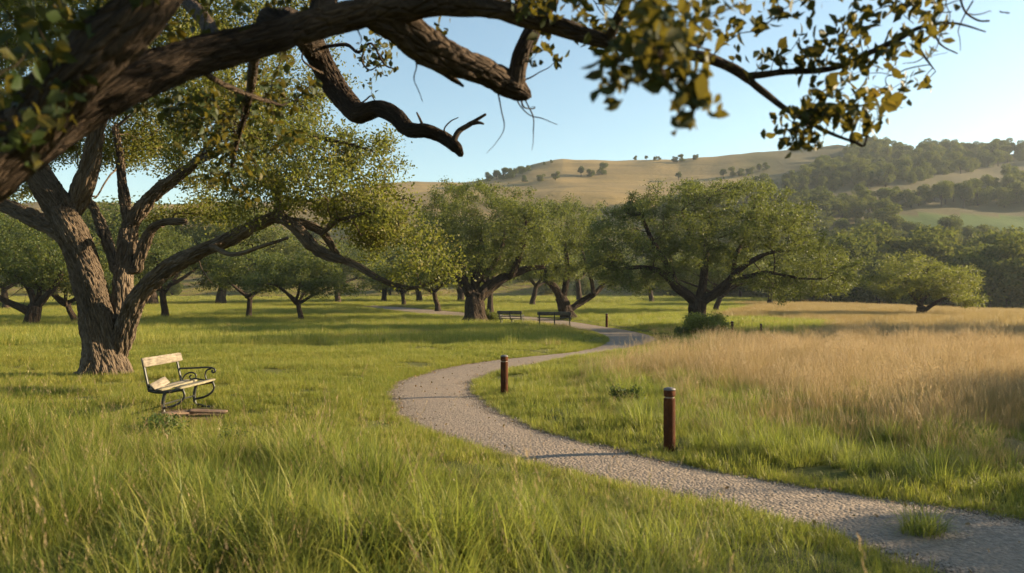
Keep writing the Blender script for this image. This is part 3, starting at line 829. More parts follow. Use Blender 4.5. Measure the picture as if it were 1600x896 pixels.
# ---- the big oak on the left
d = 17.3
b = G(162, 592); d = b[1]; org = np.array([b[0], b[1], float(ground_h(*b))])
limbs = [
 limb(d, [(162,602),(162,585),(158,545),(151,500),(143,460),(130,415),(112,365),(88,318),(62,275),(38,228),(12,180),(-25,130),(-60,60)],
      [.80,.58,.41,.36,.345,.335,.325,.31,.27,.22,.18,.14,.10], d - .8),
 limb(d - .1, [(105,350),(122,312),(138,270),(148,225),(160,170),(178,110)], [.20,.22,.21,.18,.15,.1], d - 1.0),
 limb(d + .1, [(115,380),(85,358),(45,338),(5,320),(-50,300),(-120,250)], [.2,.22,.2,.17,.14,.10], d + 1.2),
 limb(d, [(176,545),(188,505),(191,460),(194,415),(199,375),(203,352)], [.18,.22,.235,.22,.205,.185], d + .3),
 limb(d + .3, [(203,352),(196,318),(191,285),(188,245),(180,200)], [.15,.13,.11,.09,.07], d + .6),
 limb(d + .3, [(205,356),(222,325),(246,300),(275,278),(300,258),(330,225),(352,180)], [.17,.17,.155,.135,.11,.09,.07], d - .3),
 limb(d + .2, [(180,420),(170,385),(158,352),(146,325),(128,295)], [.12,.14,.13,.11,.08], d + 1.2),
 limb(d + .2, [(213,420),(224,385),(236,360),(255,348),(290,346)], [.14,.13,.11,.09,.075], d - .2),
 limb(d, [(172,575),(190,530),(203,492),(216,466),(242,436),(278,410),(320,390),(362,372),(400,352),(432,340),(456,350)],
      [.22,.24,.235,.22,.20,.18,.165,.155,.14,.13,.12], d - 1.4),
 limb(d - 1.4, [(445,342),(468,362),(492,388),(520,403),(552,412),(585,432),(615,445),(645,450),(680,440)], [.12,.14,.13,.10,.08,.075,.06,.045,.03], d - 2.0),
 limb(d - 1.4, [(452,345),(480,352),(506,366),(522,392),(530,402)], [.09,.10,.085,.075,.06], d - 1.2),
 limb(d - 1.2, [(432,340),(438,318),(425,292),(405,275),(382,250),(360,215)], [.10,.10,.085,.07,.05,.03], d - .2),
 limb(d - 1.5, [(505,365),(528,345),(552,338),(580,330)], [.06,.05,.04,.03], d - 2.5),
 limb(d - 1.5, [(330,385),(365,398),(410,385),(450,372)], [.05,.045,.035,.025], d - 2.4),
 limb(d - .2, [(300,258),(370,225),(440,205),(520,220),(580,235)], [.09,.08,.07,.05,.03], d - .8),
]
r = RG(5)
sp = []
for (px, py, rx, ry, dd, rd) in [
 (-120,120,110,110,16.5,2.4),(0,60,110,90,18.2,2.2),(120,20,120,80,16.2,2.3),(250,40,110,80,18,2.4),(330,110,100,80,16.4,2.2),(240,150,90,70,19,1.8),
 (430,190,80,60,16.8,2.0),(350,230,90,50,15.6,1.6),(500,250,80,50,16.2,1.8),(440,290,80,40,15.8,1.7),(560,300,70,40,15.4,1.5),(60,200,60,60,19.5,1.6),(160,225,60,45,19.6,1.4),
 (560,225,60,34,16.6,1.2),(600,245,42,24,16.4,.9),(500,315,70,34,16.6,1.3),(590,330,60,30,16.8,1.2),(640,350,50,30,16.0,1.1),(580,372,60,26,16.9,1.0),(610,350,60,32,15.4,1.0),(670,400,46,30,15.2,1.0),(640,425,40,16,16.0,.8),(705,430,28,20,14.9,.8),
 (400,318,50,18,16.6,1.0),(300,320,60,26,18.6,1.2),(-60,230,60,50,18.5,1.5),(400,10,120,60,17,2.0),(470,120,60,50,17.5,1.5),(215,215,50,36,20,1.3),(265,240,50,34,19.6,1.2),(130,235,40,40,20,1.2),(170,175,50,40,19.8,1.2),(320,275,50,28,19,1.0),(20,290,50,30,19.5,1.2),(90,180,50,36,19,1.3)]:
    sp.append(lobe(px, py, rx, ry, dd, rd))
att = lobes(r, sp, 20, clump=.42, fill=.8)
limbs += sprouts(limbs[8:], 26, .3, .9, .012, 61) + sprouts(limbs[5:8], 8, .3, .8, .012, 62)
build_tree("big_oak_tree", limbs, att, org, "largest oak, thick furrowed trunk forking near the ground, one limb sweeping low to the right",
           D=0.16, di=2.0, dk=0.24, leaf=(60, 0.15, 0.072), mat='leaf_oak', bark='bark', seed=5, hi=True, ridge=0.05, rf=(9.0, 2.6), rough=0.20, thr=0.016, rmin=0.004, tip=0.005, bare=0.04, e=2.1)

# ---- the right hand field oak
def field_oak(kind, label, base, limbs_px, lobes_px, seed, dens, leaf, rd=2.6, D=.26, dk=.38, group=None, mat='leaf_mid', bare=0, flare=1.0, clump=.66, hi=True):
    b = G(*base); d = b[1]; o = np.array([b[0], b[1], float(ground_h(*b))])
    L = []
    for pts, rs, doff in limbs_px:
        L.append(limb(d, pts, [q * flare for q in rs], d + doff))
    L[0][0][0, 2] = o[2] - .15
    L += sprouts(L[1:], 22, .7, 2.2, .022, seed + 300)
    r = RG(seed); sp = []
    for (px, py, rx, ry) in lobes_px:
        for s in (-1, 0, 1):
            off = s * rd * r.uniform(.75, 1.25); k = 1 - .25 * abs(s)
            sp.append(lobe(px + r.normal(0, 4), py + (6 if s else 0), rx * k, ry * k, d + off, rd * .62))
    att = lobes(r, sp, dens * 1.25, clump=clump, fill=.62)
    return build_tree(kind, L, att, o, label, D=D, di=2.6, dk=dk, leaf=leaf, seed=seed, mat=mat, group=group, bare=bare, rough=.22, hi=hi, ridge=.05 if hi else 0, rf=(6., 1.1))

field_oak("oak_tree", "broad dark oak with a low fork and a leafy bush at its foot", (1088,515),
 [([(1088,520),(1088,500),(1089,482),(1091,470)], [.66,.50,.48,.46], 0),
  ([(1089,476),(1074,462),(1058,450),(1046,436),(1030,424),(1005,418),(975,420),(950,428)], [.30,.30,.26,.2,.17,.14,.10,.06], -.6),
  ([(1092,474),(1097,450),(1100,425),(1103,395),(1101,370),(1108,345)], [.28,.26,.22,.18,.13,.08], .6),
  ([(1093,474),(1112,462),(1132,448),(1145,432),(1160,418),(1180,405),(1205,395),(1235,392)], [.30,.29,.26,.2,.17,.14,.1,.06], -.9),
  ([(1142,436),(1170,432),(1195,426),(1225,430),(1255,436),(1290,436)], [.16,.14,.11,.08,.06,.04], -2.2),
  ([(1046,436),(1040,410),(1022,380),(1010,355),(1000,330)], [.18,.16,.13,.1,.07], -2.5),
  ([(1058,450),(1050,420),(1045,395),(1030,375)], [.14,.13,.1,.07], 3.0),
  ([(1145,432),(1150,400),(1165,370),(1175,340),(1180,310)], [.16,.14,.11,.08,.05], 2.5),
  ([(1100,425),(1085,395),(1075,360),(1065,330)], [.13,.11,.08,.05], -3.0)],
 [(1000,325,55,30),(965,352,40,28),(1060,302,55,24),(1110,292,50,20),(1165,300,55,24),(1215,325,50,28),(1255,355,42,30),(1285,395,38,28),(1305,425,28,22),
  (932,398,34,30),(1318,412,26,22),(1296,448,34,12),(1228,458,30,10),(985,446,34,10),(1325,440,18,12),(955,430,34,18),(1010,380,50,30),(1070,355,55,32),(1130,350,55,34),(1190,375,50,32),(1240,415,40,24),(1260,448,36,14),(1015,430,42,14),(1075,405,42,22),(1140,400,40,20),(1190,440,30,12)],
 11, 4.8, (46, .16, .105), rd=2.9)

# ---- the two oaks by the benches
field_oak("oak_tree", "dark oak with a very stout flared trunk beside the benches", (741,508),
 [([(741,513),(741,498),(741,484),(741,470),(744,458)], [1.25,.78,.66,.62,.5], 0),
  ([(742,470),(758,455),(778,440),(800,428),(825,420),(850,418)], [.46,.42,.36,.3,.22,.14], 1.2),
  ([(744,462),(742,440),(748,415),(752,385),(745,355)], [.36,.34,.28,.2,.12], .5),
  ([(740,468),(728,448),(712,430),(690,415),(668,410)], [.38,.32,.24,.16,.1], -1.5),
  ([(800,428),(812,400),(820,370),(822,345)], [.24,.2,.14,.08], -1),
  ([(745,440),(770,415),(785,385),(790,350),(785,320)], [.24,.2,.15,.1,.06], 2.5),
  ([(728,448),(722,415),(705,380),(690,345)], [.24,.18,.13,.08], 2.5)],
 [(700,305,36,24),(745,300,42,22),(790,315,36,24),(825,330,34,26),(680,340,30,28),(665,372,22,24),(720,345,42,26),(770,350,42,26),(830,365,38,26),(700,385,34,24),(745,388,40,22),(795,392,36,20),(850,395,26,18),(690,420,26,14),(860,360,26,24),(770,415,26,10)],
 12, 4.0, (46, .18, .12), rd=3.2, D=.3, dk=.44)
field_oak("oak_tree", "leaning slender oak standing just behind the long bench", (884,500),
 [([(890,504),(884,490),(880,476),(876,465)], [.75,.55,.5,.48], 0),
  ([(878,470),(868,452),(856,438),(840,425),(822,418)], [.34,.3,.24,.17,.1], -2),
  ([(879,468),(884,445),(886,420),(884,390),(876,360)], [.3,.26,.2,.15,.1], .5),
  ([(884,488),(905,474),(928,460),(942,445),(950,425)], [.3,.28,.24,.18,.1], 1.5),
  ([(856,438),(850,410),(846,380)], [.2,.15,.1], 2.5),
  ([(928,460),(922,430),(912,400),(905,370)], [.18,.15,.1,.07], -2.5)],
 [(880,325,38,22),(915,338,32,24),(850,345,32,24),(895,372,38,24),(860,390,34,22),(930,385,28,24),(905,415,32,16),(870,430,24,12),(945,420,22,18),(845,420,20,12)],
 13, 4.0, (46, .18, .12), rd=3.4, D=.3, dk=.44)

# ---- lone tree in the field on the right
field_oak("oak_tree", "small lone round topped tree far out in the dry meadow at the right", (1440,496),
 [([(1440,499),(1440,488),(1439,480)], [.46,.42,.38], 0),
  ([(1440,482),(1430,468),(1418,455),(1400,446)], [.2,.18,.13,.08], -1),
  ([(1439,482),(1440,460),(1444,440),(1450,420)], [.2,.17,.12,.08], .5),
  ([(1440,488),(1455,478),(1472,468),(1495,464)], [.22,.18,.12,.07], -1),
  ([(1441,470),(1460,452),(1478,435)], [.16,.12,.07], 1.5)],
 [(1440,405,38,14),(1405,420,34,18),(1475,416,34,18),(1450,430,46,18),(1385,440,26,20),(1510,438,28,22),(1410,452,34,14),(1480,452,38,14),(1376,450,18,12),(1528,460,18,14),(1500,462,26,8)],
 14, 2.8, (46, .22, .15), mat='leaf_oak', rd=3.0, D=.38, dk=.55)

field_oak("oak_tree", "dark oak with several crooked stems from a short thick trunk at the left edge", (47,512),
 [([(48,516),(49,502),(52,490),(55,478)], [.62,.46,.42,.38], 0),
  ([(52,494),(34,482),(12,472),(-10,462),(-40,455)], [.26,.24,.2,.15,.1], -1),
  ([(54,482),(50,462),(40,445),(22,430),(2,420)], [.24,.2,.16,.12,.08], .8),
  ([(55,482),(70,465),(84,450),(95,430),(98,405)], [.26,.22,.18,.14,.09], -.6),
  ([(56,480),(62,455),(64,430),(60,400)], [.2,.16,.12,.08], 1.5)],
 [(0,400,44,26),(50,380,44,26),(95,390,36,24),(-40,420,36,26),(30,345,46,24),(85,350,36,24),(120,420,22,20),(-20,365,40,26),(60,415,40,14)],
 15, 3.4, (34, .19, .14), rd=3.0, D=.3, dk=.44)
# ---- background trees of the meadow: four grown kinds, copied
def generic(kind, label, seed, h, w, lean, nlimb, loc, group, mat='leaf_mid'):
    r = RG(seed)
    fork = h * r.uniform(.2, .28); L = []
    z = np.zeros(3); t_ = np.array([lean * .3, lean * .1, fork])
    rt = .030 * h
    L.append((np.array([z - [0, 0, .2], z + [0, 0, fork * .3], t_ * .65, t_]), np.array([rt * 1.5, rt, rt * .9, rt * .85])))
    for k in range(nlimb):
        a = 2 * math.pi * (k + r.uniform(-.3, .3)) / nlimb; el = r.uniform(.35, 1.0)
        L1 = w * .5 * r.uniform(.6, .8)
        d_ = np.array([math.cos(a), math.sin(a), 0])
        p1 = t_ + d_ * L1 * .35 + [0, 0, h * .12 * el + .2]; p2 = t_ + d_ * L1 * .7 + [0, 0, h * .25 * el + .3]; p3 = t_ + d_ * L1 + [0, 0, h * .38 * el]
        L.append((np.array([t_ - [0, 0, .15 * k * .3], p1, p2, p3]) + r.normal(0, .12, (4, 3)), np.array([rt * .6, rt * .5, rt * .32, rt * .18])))
    sp = []
    for k in range(17):
        a = r.uniform(0, 6.28); f = math.sqrt(r.uniform(0, 1)); 
        top = h * (1 - .35 * f * f)
        sp.append((np.array([math.cos(a) * f * w * .38 + lean * .4, math.sin(a) * f * w * .38, top - h * r.uniform(.1, .42)]), (w * .17, w * .17, h * .10)))
    att = lobes(r, sp, 7, clump=.6, fill=.62)
    root = build_tree(kind, L, att, (0, 0, 0), label, D=.34, di=3.5, dk=.5, leaf=(50, .23, .15), seed=seed, mat=mat, group=group, rough=.12)
    root.location = loc
    return root
GRP = "oaks scattered across the far meadow"
kinds = [generic("meadow_tree", "x", 21, 7.5, 10.5, 1.0, 4, (0, 0, 0), GRP), generic("meadow_tree", "x", 22, 6.5, 9, -1.2, 5, (0, 0, 0), GRP),
         generic("meadow_tree", "x", 23, 8.5, 11, .6, 4, (0, 0, 0), GRP), generic("meadow_tree", "x", 24, 6, 7.5, .3, 4, (0, 0, 0), GRP)]
used = set()
def put(k, base, hpx, label, rz=None, wide=1.0, group=GRP, dist=None):
    """a meadow tree whose foot is at a pixel and whose top is hpx above it"""
    b = G(*base) if dist is None else np.array([(base[0] - 800) / F * dist, dist])
    z = float(base_h(*b)); Htree = [7.5, 6.5, 8.5, 6][k] * 1.02
    s = hpx / F * b[1] / Htree
    rz = random.Random(base[0] * 7 + hpx).uniform(0, 6.28) if rz is None else rz
    loc = (b[0], b[1], z - .05)
    if k not in used:
        used.add(k); r_ = kinds[k]; r_.location = loc; r_.rotation_euler = (0, 0, rz); r_.scale = (s * wide, s * wide, s); r_["label"] = label
        return r_
    return copy_thing(kinds[k], loc, rz, (s * wide, s * wide, s), label, group)
put(1, (116, 509), 165, "oak with a thin straight trunk showing just left of the big trunk", 0.4)
put(2, (258, 500), 185, "leaning pale trunked oak seen between the big oak's right limb and the grass", 3.4, 1.0)
put(3, (389, 500), 150, "dark round oak under the sweeping limb, left of the slim forked one", 1.0, 1.05)
put(1, (470, 504), 150, "slim forked oak with light green leaves under the sweeping limb", 5.2, .95)
put(3, (528, 476), 120, "oak with a thick short trunk in the row beyond the slim forked one", 2.0, 1.3)
put(3, (631, 479), 95, "small dark tree beside the far stretch of path", 3.0, 1.2)
put(0, (684, 487), 120, "dark oak just left of the stout flared trunk", 2.6, 1.2)
put(2, (766, 491), 175, "oak directly behind the stout flared trunk", 1.2, .95)
put(0, (832, 480), 130, "taller oak between the stout trunk and the leaning one, farther off", 5.5, 1.1)
put(3, (1018, 475), 100, "far dark oak low behind the right hand oak's left branches", 2.2, 1.4)
put(1, (1119, 489), 130, "oak whose trunk shows just right of the right hand oak's trunk", 1.8, 1.2)
put(0, (1203, 478), 100, "wide low oak under the right hand oak's drooping branches", 4.4, 1.4)
put(3, (1290, 476), 70, "low dark tree just right of the right hand oak, at the edge of the field", 1.4, 1.5)
put(2, (10, 486), 150, "far oak at the left edge, behind the many stemmed one", 2.9, 1.2)
put(1, (180, 480), 125, "far oak hidden behind the big trunk", .9, 1.3)
put(2, (600, 474), 105, "far bushy oak beyond the far stretch of path", 5.0, 1.3)
put(1, (655, 474), 135, "far oak standing behind the end of the sweeping limb", 1.1, 1.2)
put(0, (720, 472), 150, "tall far oak behind the crown of the stout trunked oak", 2.2, 1.1)
put(2, (905, 473), 140, "tall far oak behind the leaning oak", 3.7, 1.1)

put(2, (150, 478), 190, "tall far oak rising behind the big oak's leaning trunk", 2.4, 1.3)
put(0, (238, 479), 205, "tall far oak behind the fork of the big oak", 3.3, 1.3)
put(2, (345, 478), 190, "tall far oak behind the big oak's sweeping limb, left part", .3, 1.3)
put(0, (-40, 480), 200, "tall far oak beyond the left edge of the meadow", 1.3, 1.3)
# ---- trees of the valley and the hillside
def hill_tree_mesh(seed, h, w, nl, leafs, size):
    r = RG(seed); sp = []; A = []
    for k in range(nl):
        a = r.uniform(0, 6.28); f = math.sqrt(r.uniform(0, 1)) * .62; zz = h * (r.uniform(.2, .86) - .18 * f * f)
        c = np.array([math.cos(a) * f * w * .5, math.sin(a) * f * w * .5, zz]); R = w * r.uniform(.15, .25)
        sp.append((c, R)); n = int(leafs / nl)
        v = r.normal(0, 1, (n, 3)); v /= np.linalg.norm(v, axis=1)[:, None]; v *= R * r.uniform(.55, 1.08, (n, 1)); v[:, 2] *= .8
        A.append(c + v)
    A = np.vstack(A); A = A[A[:, 2] > h * .04]
    n = len(A)
    d = r.normal(0, 1, (n, 3)); d /= np.linalg.norm(d, axis=1)[:, None]; nn = r.normal(0, 1, (n, 3)) + [0, 0, .6]
    s = np.cross(d, nn); s /= np.linalg.norm(s, axis=1)[:, None]
    L = size * r.uniform(.6, 1.3, (n, 1)); V = np.stack([A - d * L * .5, A + s * L * .32, A + d * L * .5, A - s * L * .32], 1).reshape(-1, 3)
    F1 = np.arange(4 * n).reshape(n, 4)
    limbs = [(np.array([[0, 0, -.5], [0, 0, h * .2], [0, 0, h * .5]]), np.array([.03 * h, .024 * h, .014 * h]))]
    for c, R in sp[:6]: limbs.append((np.array([[0, 0, h * .22], c * [.5, .5, .75], c]), np.array([.014 * h, .01 * h, .005 * h])))
    no, pa, ra = skeleton(limbs); Vt, Qt, B = tubes(np.array(no), np.array(pa), np.array(ra), .001, lambda q: 5, 0)
    off = len(V); Vall = np.vstack([V, Vt]); Q = [F1, Qt[0] + off, Qt[1] + off]
    fm = np.concatenate([np.zeros(n), np.ones(len(Qt[0]) + len(Qt[1]))])
    rnd = np.concatenate([np.repeat(r.uniform(0, 1, n), 4), np.zeros(len(Vt))]); bk = np.vstack([np.zeros((off, 3)), B])
    return mesh_from("hill_tree_%d" % seed, Vall, Q, [M['leaf_hill'], M['bark_far']], {"rnd": rnd, "bark": bk}, fm)
HT = [hill_tree_mesh(101, 9, 9, 12, 6000, .42), hill_tree_mesh(102, 10, 8, 11, 5600, .42), hill_tree_mesh(103, 8, 10, 14, 6500, .42), hill_tree_mesh(104, 12, 9, 13, 7000, .45), hill_tree_mesh(105, 7, 7.5, 10, 4500, .38)]
HTH = [9, 10, 8, 12, 7]
rh = RG(77)
def hill_tree(k, x, y, s, name, label, group):
    o = obj(name, HT[k]); z = float(base_h(x, y))
    o.location = (x, y, z - .2 * s); o.rotation_euler = (0, 0, rh.uniform(0, 6.28)); o.scale = (s * rh.uniform(.9, 1.15), s * rh.uniform(.9, 1.15), s)
    return tag(o, label, 'tree', group)
def at_px(px, d): return (px - 800) / F * d, d
# valley belt right behind the field
VG = "tall trees of the belt behind the dry field"
for (px, d, hp, k) in [(1300,128,95,1),(1335,122,95,0),(1372,132,120,3),(1400,142,142,3),(1428,138,128,1),(1455,150,135,3),(1345,150,130,3),(1485,140,85,0),(1392,120,60,4),(1515,136,100,1),(1545,124,100,2),(1575,128,112,1),
                       (1605,122,120,3),(1560,150,115,0),(1500,155,118,2),(1640,135,110,1),(1595,150,120,2),(1270,135,80,2),(1240,128,60,4),(1530,150,110,1),(1680,128,120,3),(1720,140,110,0),(1470,128,60,4),(1320,140,105,2)]:
    x, y = at_px(px, d); s = hp / F * d / HTH[k] * 1.2
    hill_tree(k, x, y, s, "belt_tree", "tall leafy tree in the belt just behind the dry field at the right", VG)
# wooded bands of the slope: columns and rows of the photograph tell where woods and clearings lie
def wood_here(px, py):
    if px < 1040: return False
    if px < 1170: return py > 318 + (1170 - px) * .12
    edge = np.interp(px, [1150, 1190, 1250, 1310, 1340, 1700], [325, 306, 284, 262, 232, 230])
    if py < edge: return False
    clear1 = np.interp(px, [1180, 1300, 1400, 1480, 1600], [322, 308, 300, 284, 262])      # brown strip climbing to the right
    if px > 1200 and clear1 - 8 < py < clear1 + (15 if px < 1420 else 25): return False
    if px > 1385 and 326 < py < 384: return False                                          # green field
    return True
cand = []
for _ in range(9000):
    y = math.sqrt(rh.uniform(158 ** 2, 432 ** 2)); px = rh.uniform(1040, 1760); x = (px - 800) / F * y
    z = float(base_h(x, y)); py = HY - (z - H) / y * F
    if not wood_here(px, py): continue
    if y > 428 and px < 1310: continue
    if any((x - a) ** 2 + (y - b) ** 2 < (4.3 + .004 * y) ** 2 for a, b, _, _ in cand): continue
    cand.append((x, y, px, py))
print("HILL candidates", len(cand))
cand.sort(key=lambda c: c[1])
SG = "trees of the wooded hillside at the right"
near, rest = cand[:232], cand[232:]
for i, (x, y, px, py) in enumerate(near):
    k = int(rh.integers(0, 5)); hill_tree(k, x, y, rh.uniform(.6, 1.1), "hillside_tree", "rounded leafy tree in the wood covering the right hand hillside", SG)
if rest:
    pts = [(x, y, float(base_h(x, y)) - .3) for x, y, _, _ in rest]
    s = rh.uniform(.6, 1.05, len(pts))
    scatter("hillside_wood", "dense wood of trees on the upper part of the hillside", pts, np.stack([0 * s, 0 * s, rh.uniform(0, 6.28, len(s))], -1), np.stack([s, s, s], -1), rh.integers(0, 5, len(s)), HT)
# single trees on the bare golden hill and on its skyline
def ridge_y(px, py):
    p = G(px, py); return p
TG = "small trees dotted over the bare golden hill"
for (px, py, hp, k, lab) in [
 (992,248,7,4,"tiny tree on the skyline, leftmost of the four near the golden saddle"),(1010,249,8,1,"tiny tree on the skyline, second of the four near the golden saddle"),
 (1024,250,7,2,"small tree on the skyline, third of the four near the golden saddle"),(1030,250,6,4,"small tree on the skyline, last of the four near the golden saddle"),
 (1054,253,9,2,"small dark tree on the skyline, left one of the pair right of the saddle"),(1065,252,11,0,"small dark tree on the skyline, right one of the pair right of the saddle"),(1087,249,9,2,"low wide tree on the skyline above the shaded hill"),
 (908,275,17,1,"tree on the golden hill, left of its three largest trees"),(923,276,13,2,"round bush like tree, middle of the three largest on the golden hill"),(941,273,19,0,"tallest of the three larger trees on the golden hill"),
 (868,281,16,3,"slender tree on the left flank of the golden hill"),(845,283,12,2,"low tree on the left flank of the golden hill near its foot"),(820,284,11,4,"small tree low on the far left flank of the golden hill"),
 (851,257,5,4,"tiny tree on the left shoulder of the skyline"),(862,254,5,4,"tiny tree just below the top of the golden hill"),(1060,281,14,1,"dark tree on the shaded hill just above the right hand oak"),
 (1130,277,15,1,"tree in the row across the shaded hill, first from the left"),(1145,275,14,0,"tree in the row across the shaded hill, second from the left"),(1158,276,16,3,"tree in the row across the shaded hill, third from the left"),(1172,272,12,2,"low tree in the row across the shaded hill, fourth from the left"),
 (1186,268,14,1,"tree in the row across the shaded hill, fifth from the left"),(1197,266,12,4,"tree in the row across the shaded hill, last before the wood"),(1240,231,8,0,"small tree on the skyline left of the wood's end"),(1282,229,9,2,"wide small tree on the skyline close to the wood's end"),
 (1460,242,32,3,"tallest open crowned tree on the wooded skyline"),(1482,244,26,0,"second tree right of the tallest on the wooded skyline"),(1560,243,28,1,"open tree on the skyline near the right edge"),(1512,244,22,2,"broad tree on the wooded skyline"),(1598,244,30,3,"tree on the skyline at the right edge"),
 (1410,246,20,2,"tree on the wooded skyline left of the tallest one"),(1340,233,12,2,"first tree of the wooded skyline from the left")]:
    p = G(px, py + 1.0)
    if p[1] < 5: p = np.array(at_px(px, 428.0))
    hill_tree(k, p[0], p[1], hp / F * p[1] / HTH[k] * 1.1, "hilltop_tree", lab, TG)
# dark clump on the left shoulder of the hill
for (px, py, hp, k) in [(776,279,14,1),(786,279,15,0),(797,277,14,2),(806,274,12,1),(816,270,11,2),(765,282,12,4),(826,266,8,4)]:
    p = G(px, py + 2)
    if p[1] < 5: p = np.array(at_px(px, 420.0))
    hill_tree(k, p[0], p[1], hp / F * p[1] / HTH[k] * 1.3, "shoulder_tree", "dark small tree in the clump on the left shoulder of the golden hill", "clump of trees on the hill's left shoulder")
# trees at the hill's foot, behind the bench oaks
FG = "trees along the foot of the golden hill"
for _ in range(70):
    px = rh.uniform(-300, 1230); d = rh.uniform(165, 225)
    x, y = at_px(px, d); k = int(rh.integers(0, 5))
    hill_tree(k, x, y, rh.uniform(.6, .95), "foothill_tree", "leafy tree in the wood at the foot of the golden hill behind the oaks", FG)

# ------------------------------------------------------------------ the near tree whose limbs hang over the view
def W(*p): return np.array(p, float)
def nlimb(pts, rs_px):
    """(column, row, depth) triples; radii given in photograph pixels"""
    P_ = np.array([P(a, b, d) for a, b, d in pts]); return P_, np.array([q * d / F for q, (_, _, d) in zip(rs_px, pts)])
trunk_pts = np.array([W(-3.75, 2.9, -.15), W(-3.6, 2.9, .5), W(-3.25, 2.9, 1.25), W(-2.75, 2.9, 1.85), P(-90, 285, 2.9), P(0, 232, 2.9)])
k3 = 2.9 / F
limbs = [
 (np.vstack([trunk_pts, [P(a, b, d) for a, b, d in [(95,180,3.0),(200,128,3.1),(300,92,3.25),(400,66,3.35),(500,36,3.45),(600,14,3.5),(700,6,3.5),(790,18,3.5),(870,42,3.5),(950,66,3.5),(1030,82,3.5),(1100,90,3.5),(1150,110,3.5),(1190,142,3.5),(1230,172,3.45),(1290,205,3.4),(1350,228,3.35)]]]),
  np.array([.46,.38,.30,.22,.16,.135] + [v * 3.2 / F for v in (44,36,31,28,27,25,22,18,15,13,11,9,7.5,6,4.5,3,2)])),
 (np.array([P(a, b, d) for a, b, d in [(40,215,2.9),(95,140,2.75),(160,75,2.7),(225,15,2.7),(285,-60,2.8),(360,-180,3.0),(430,-320,3.3)]]), np.array([.10,.10,.095,.085,.075,.06,.04])),
 nlimb([(575,18,3.5),(625,42,3.6),(665,72,3.7),(712,96,3.8),(752,112,3.9),(785,130,4.0),(808,142,4.0),(826,150,4.0)], [24,33,33,27,24,23,20,9]),
 nlimb([(806,132,4.0),(812,98,4.0),(826,62,4.0),(846,26,4.0),(868,-20,3.9),(890,-80,3.8)], [16,15,14,14,13,10]),
 nlimb([(430,44,3.5),(452,42,4.6),(474,52,5.8),(488,72,6.4),(505,104,6.5),(522,136,6.5),(543,162,6.4),(562,178,6.3),(592,171,6.2),(618,182,6.1),(638,203,6.0),(664,205,5.9),(690,214,5.9),(712,230,5.8),(721,243,5.8)],
       [30,26,22,20,19,19,18,16,13,13,12,11.5,11,10,5]),
 nlimb([(708,222,5.8),(716,206,5.8),(730,197,5.8),(744,188,5.8),(759,179,5.8)], [5,4.5,4,3,2]),
 nlimb([(736,194,5.8),(748,192,5.8),(756,194,5.8)], [3,2.5,1.5]),
 nlimb([(702,217,5.85),(694,203,5.8),(704,190,5.8),(716,184,5.8)], [2,1.5,1.2,.8]),
 nlimb([(662,200,5.9),(656,186,5.9),(651,176,5.9)], [2.5,2,1.3]),
 nlimb([(560,165,6.3),(572,156,6.3),(580,150,6.3),(586,158,6.3)], [2,1.6,1.2,.8]),
 nlimb([(648,92,3.7),(680,104,3.9),(706,122,4.0),(724,135,4.0)], [7,7,5,2]),
 nlimb([(706,122,4.0),(720,142,4.0),(723,154,4.0)], [2.5,2,1]),
 nlimb([(515,120,6.5),(490,108,6.3),(472,92,6.1),(478,70,6.0)], [3,2,1.5,1]),
 nlimb([(500,75,6.4),(540,70,6.2),(560,82,6.0),(580,68,6.0),(600,100,6.0),(616,108,6.0)], [3,3,2.5,2,1.6,1.2]),
 nlimb([(570,74,6.0),(566,96,6.0),(578,110,6.0),(596,98,6.0)], [2,1.6,1.2,.8]),
 nlimb([(400,70,3.4),(395,110,4.0),(388,160,4.6),(372,215,5.0),(360,270,5.2)], [9,8,6,4,2.5]),
 nlimb([(300,100,3.25),(345,130,3.8),(392,150,4.2),(440,165,4.6)], [6,5,4,2]),
 nlimb([(1165,120,3.5),(1230,112,3.5),(1300,108,3.5),(1360,82,3.5),(1410,58,3.45),(1440,42,3.4),(1490,36,3.4),(1540,50,3.4)], [6,5,4.5,4,3.5,3,2,1.2]),
 nlimb([(1410,58,3.45),(1440,22,3.4),(1478,-20,3.4),(1500,-60,3.4)], [3,2.5,2,1.5]),
 nlimb([(1478,-20,3.4),(1520,2,3.4),(1555,14,3.4),(1592,35,3.4)], [2.4,2,1.6,1]),
 nlimb([(1498,-10,3.4),(1508,18,3.4),(1528,32,3.4),(1546,33,3.4)], [2,1.6,1.4,1.6]),
 nlimb([(1425,50,3.45),(1440,82,3.5),(1462,112,3.5)], [2,1.5,1]),
 nlimb([(1455,42,3.45),(1470,70,3.5),(1496,84,3.5)], [1.8,1.5,1.2]),
 nlimb([(950,66,3.5),(985,-10,3.3),(1040,-70,3.1),(1120,-130,3.0)], [9,8,6,4]),
 nlimb([(1030,84,3.5),(1015,50,3.0),(1010,20,2.5),(1020,-10,2.2),(1030,60,2.0),(1035,110,1.95)], [4,4,4,3.5,3,2]),
 nlimb([(1012,30,2.3),(985,72,2.15),(958,112,2.05),(948,150,2.0)], [2.5,2,1.6,1.2]),
 nlimb([(1030,70,2.05),(1058,110,2.0),(1080,150,2.0),(1092,172,2.0)], [2.5,2,1.5,1.2]),
 nlimb([(1020,20,2.2),(1060,60,2.2),(1110,80,2.3)], [2.5,2,1.5]),
 nlimb([(700,6,3.5),(760,-60,3.6),(840,-130,3.9),(940,-200,4.3)], [16,15,12,8]),
 nlimb([(300,90,3.25),(330,50,4.2),(300,10,5.0),(250,-40,5.8)], [12,12,11,9]),
 nlimb([(500,36,3.45),(520,-60,3.7),(560,-170,4.2),(640,-290,5.0)], [22,19,15,10]),
]
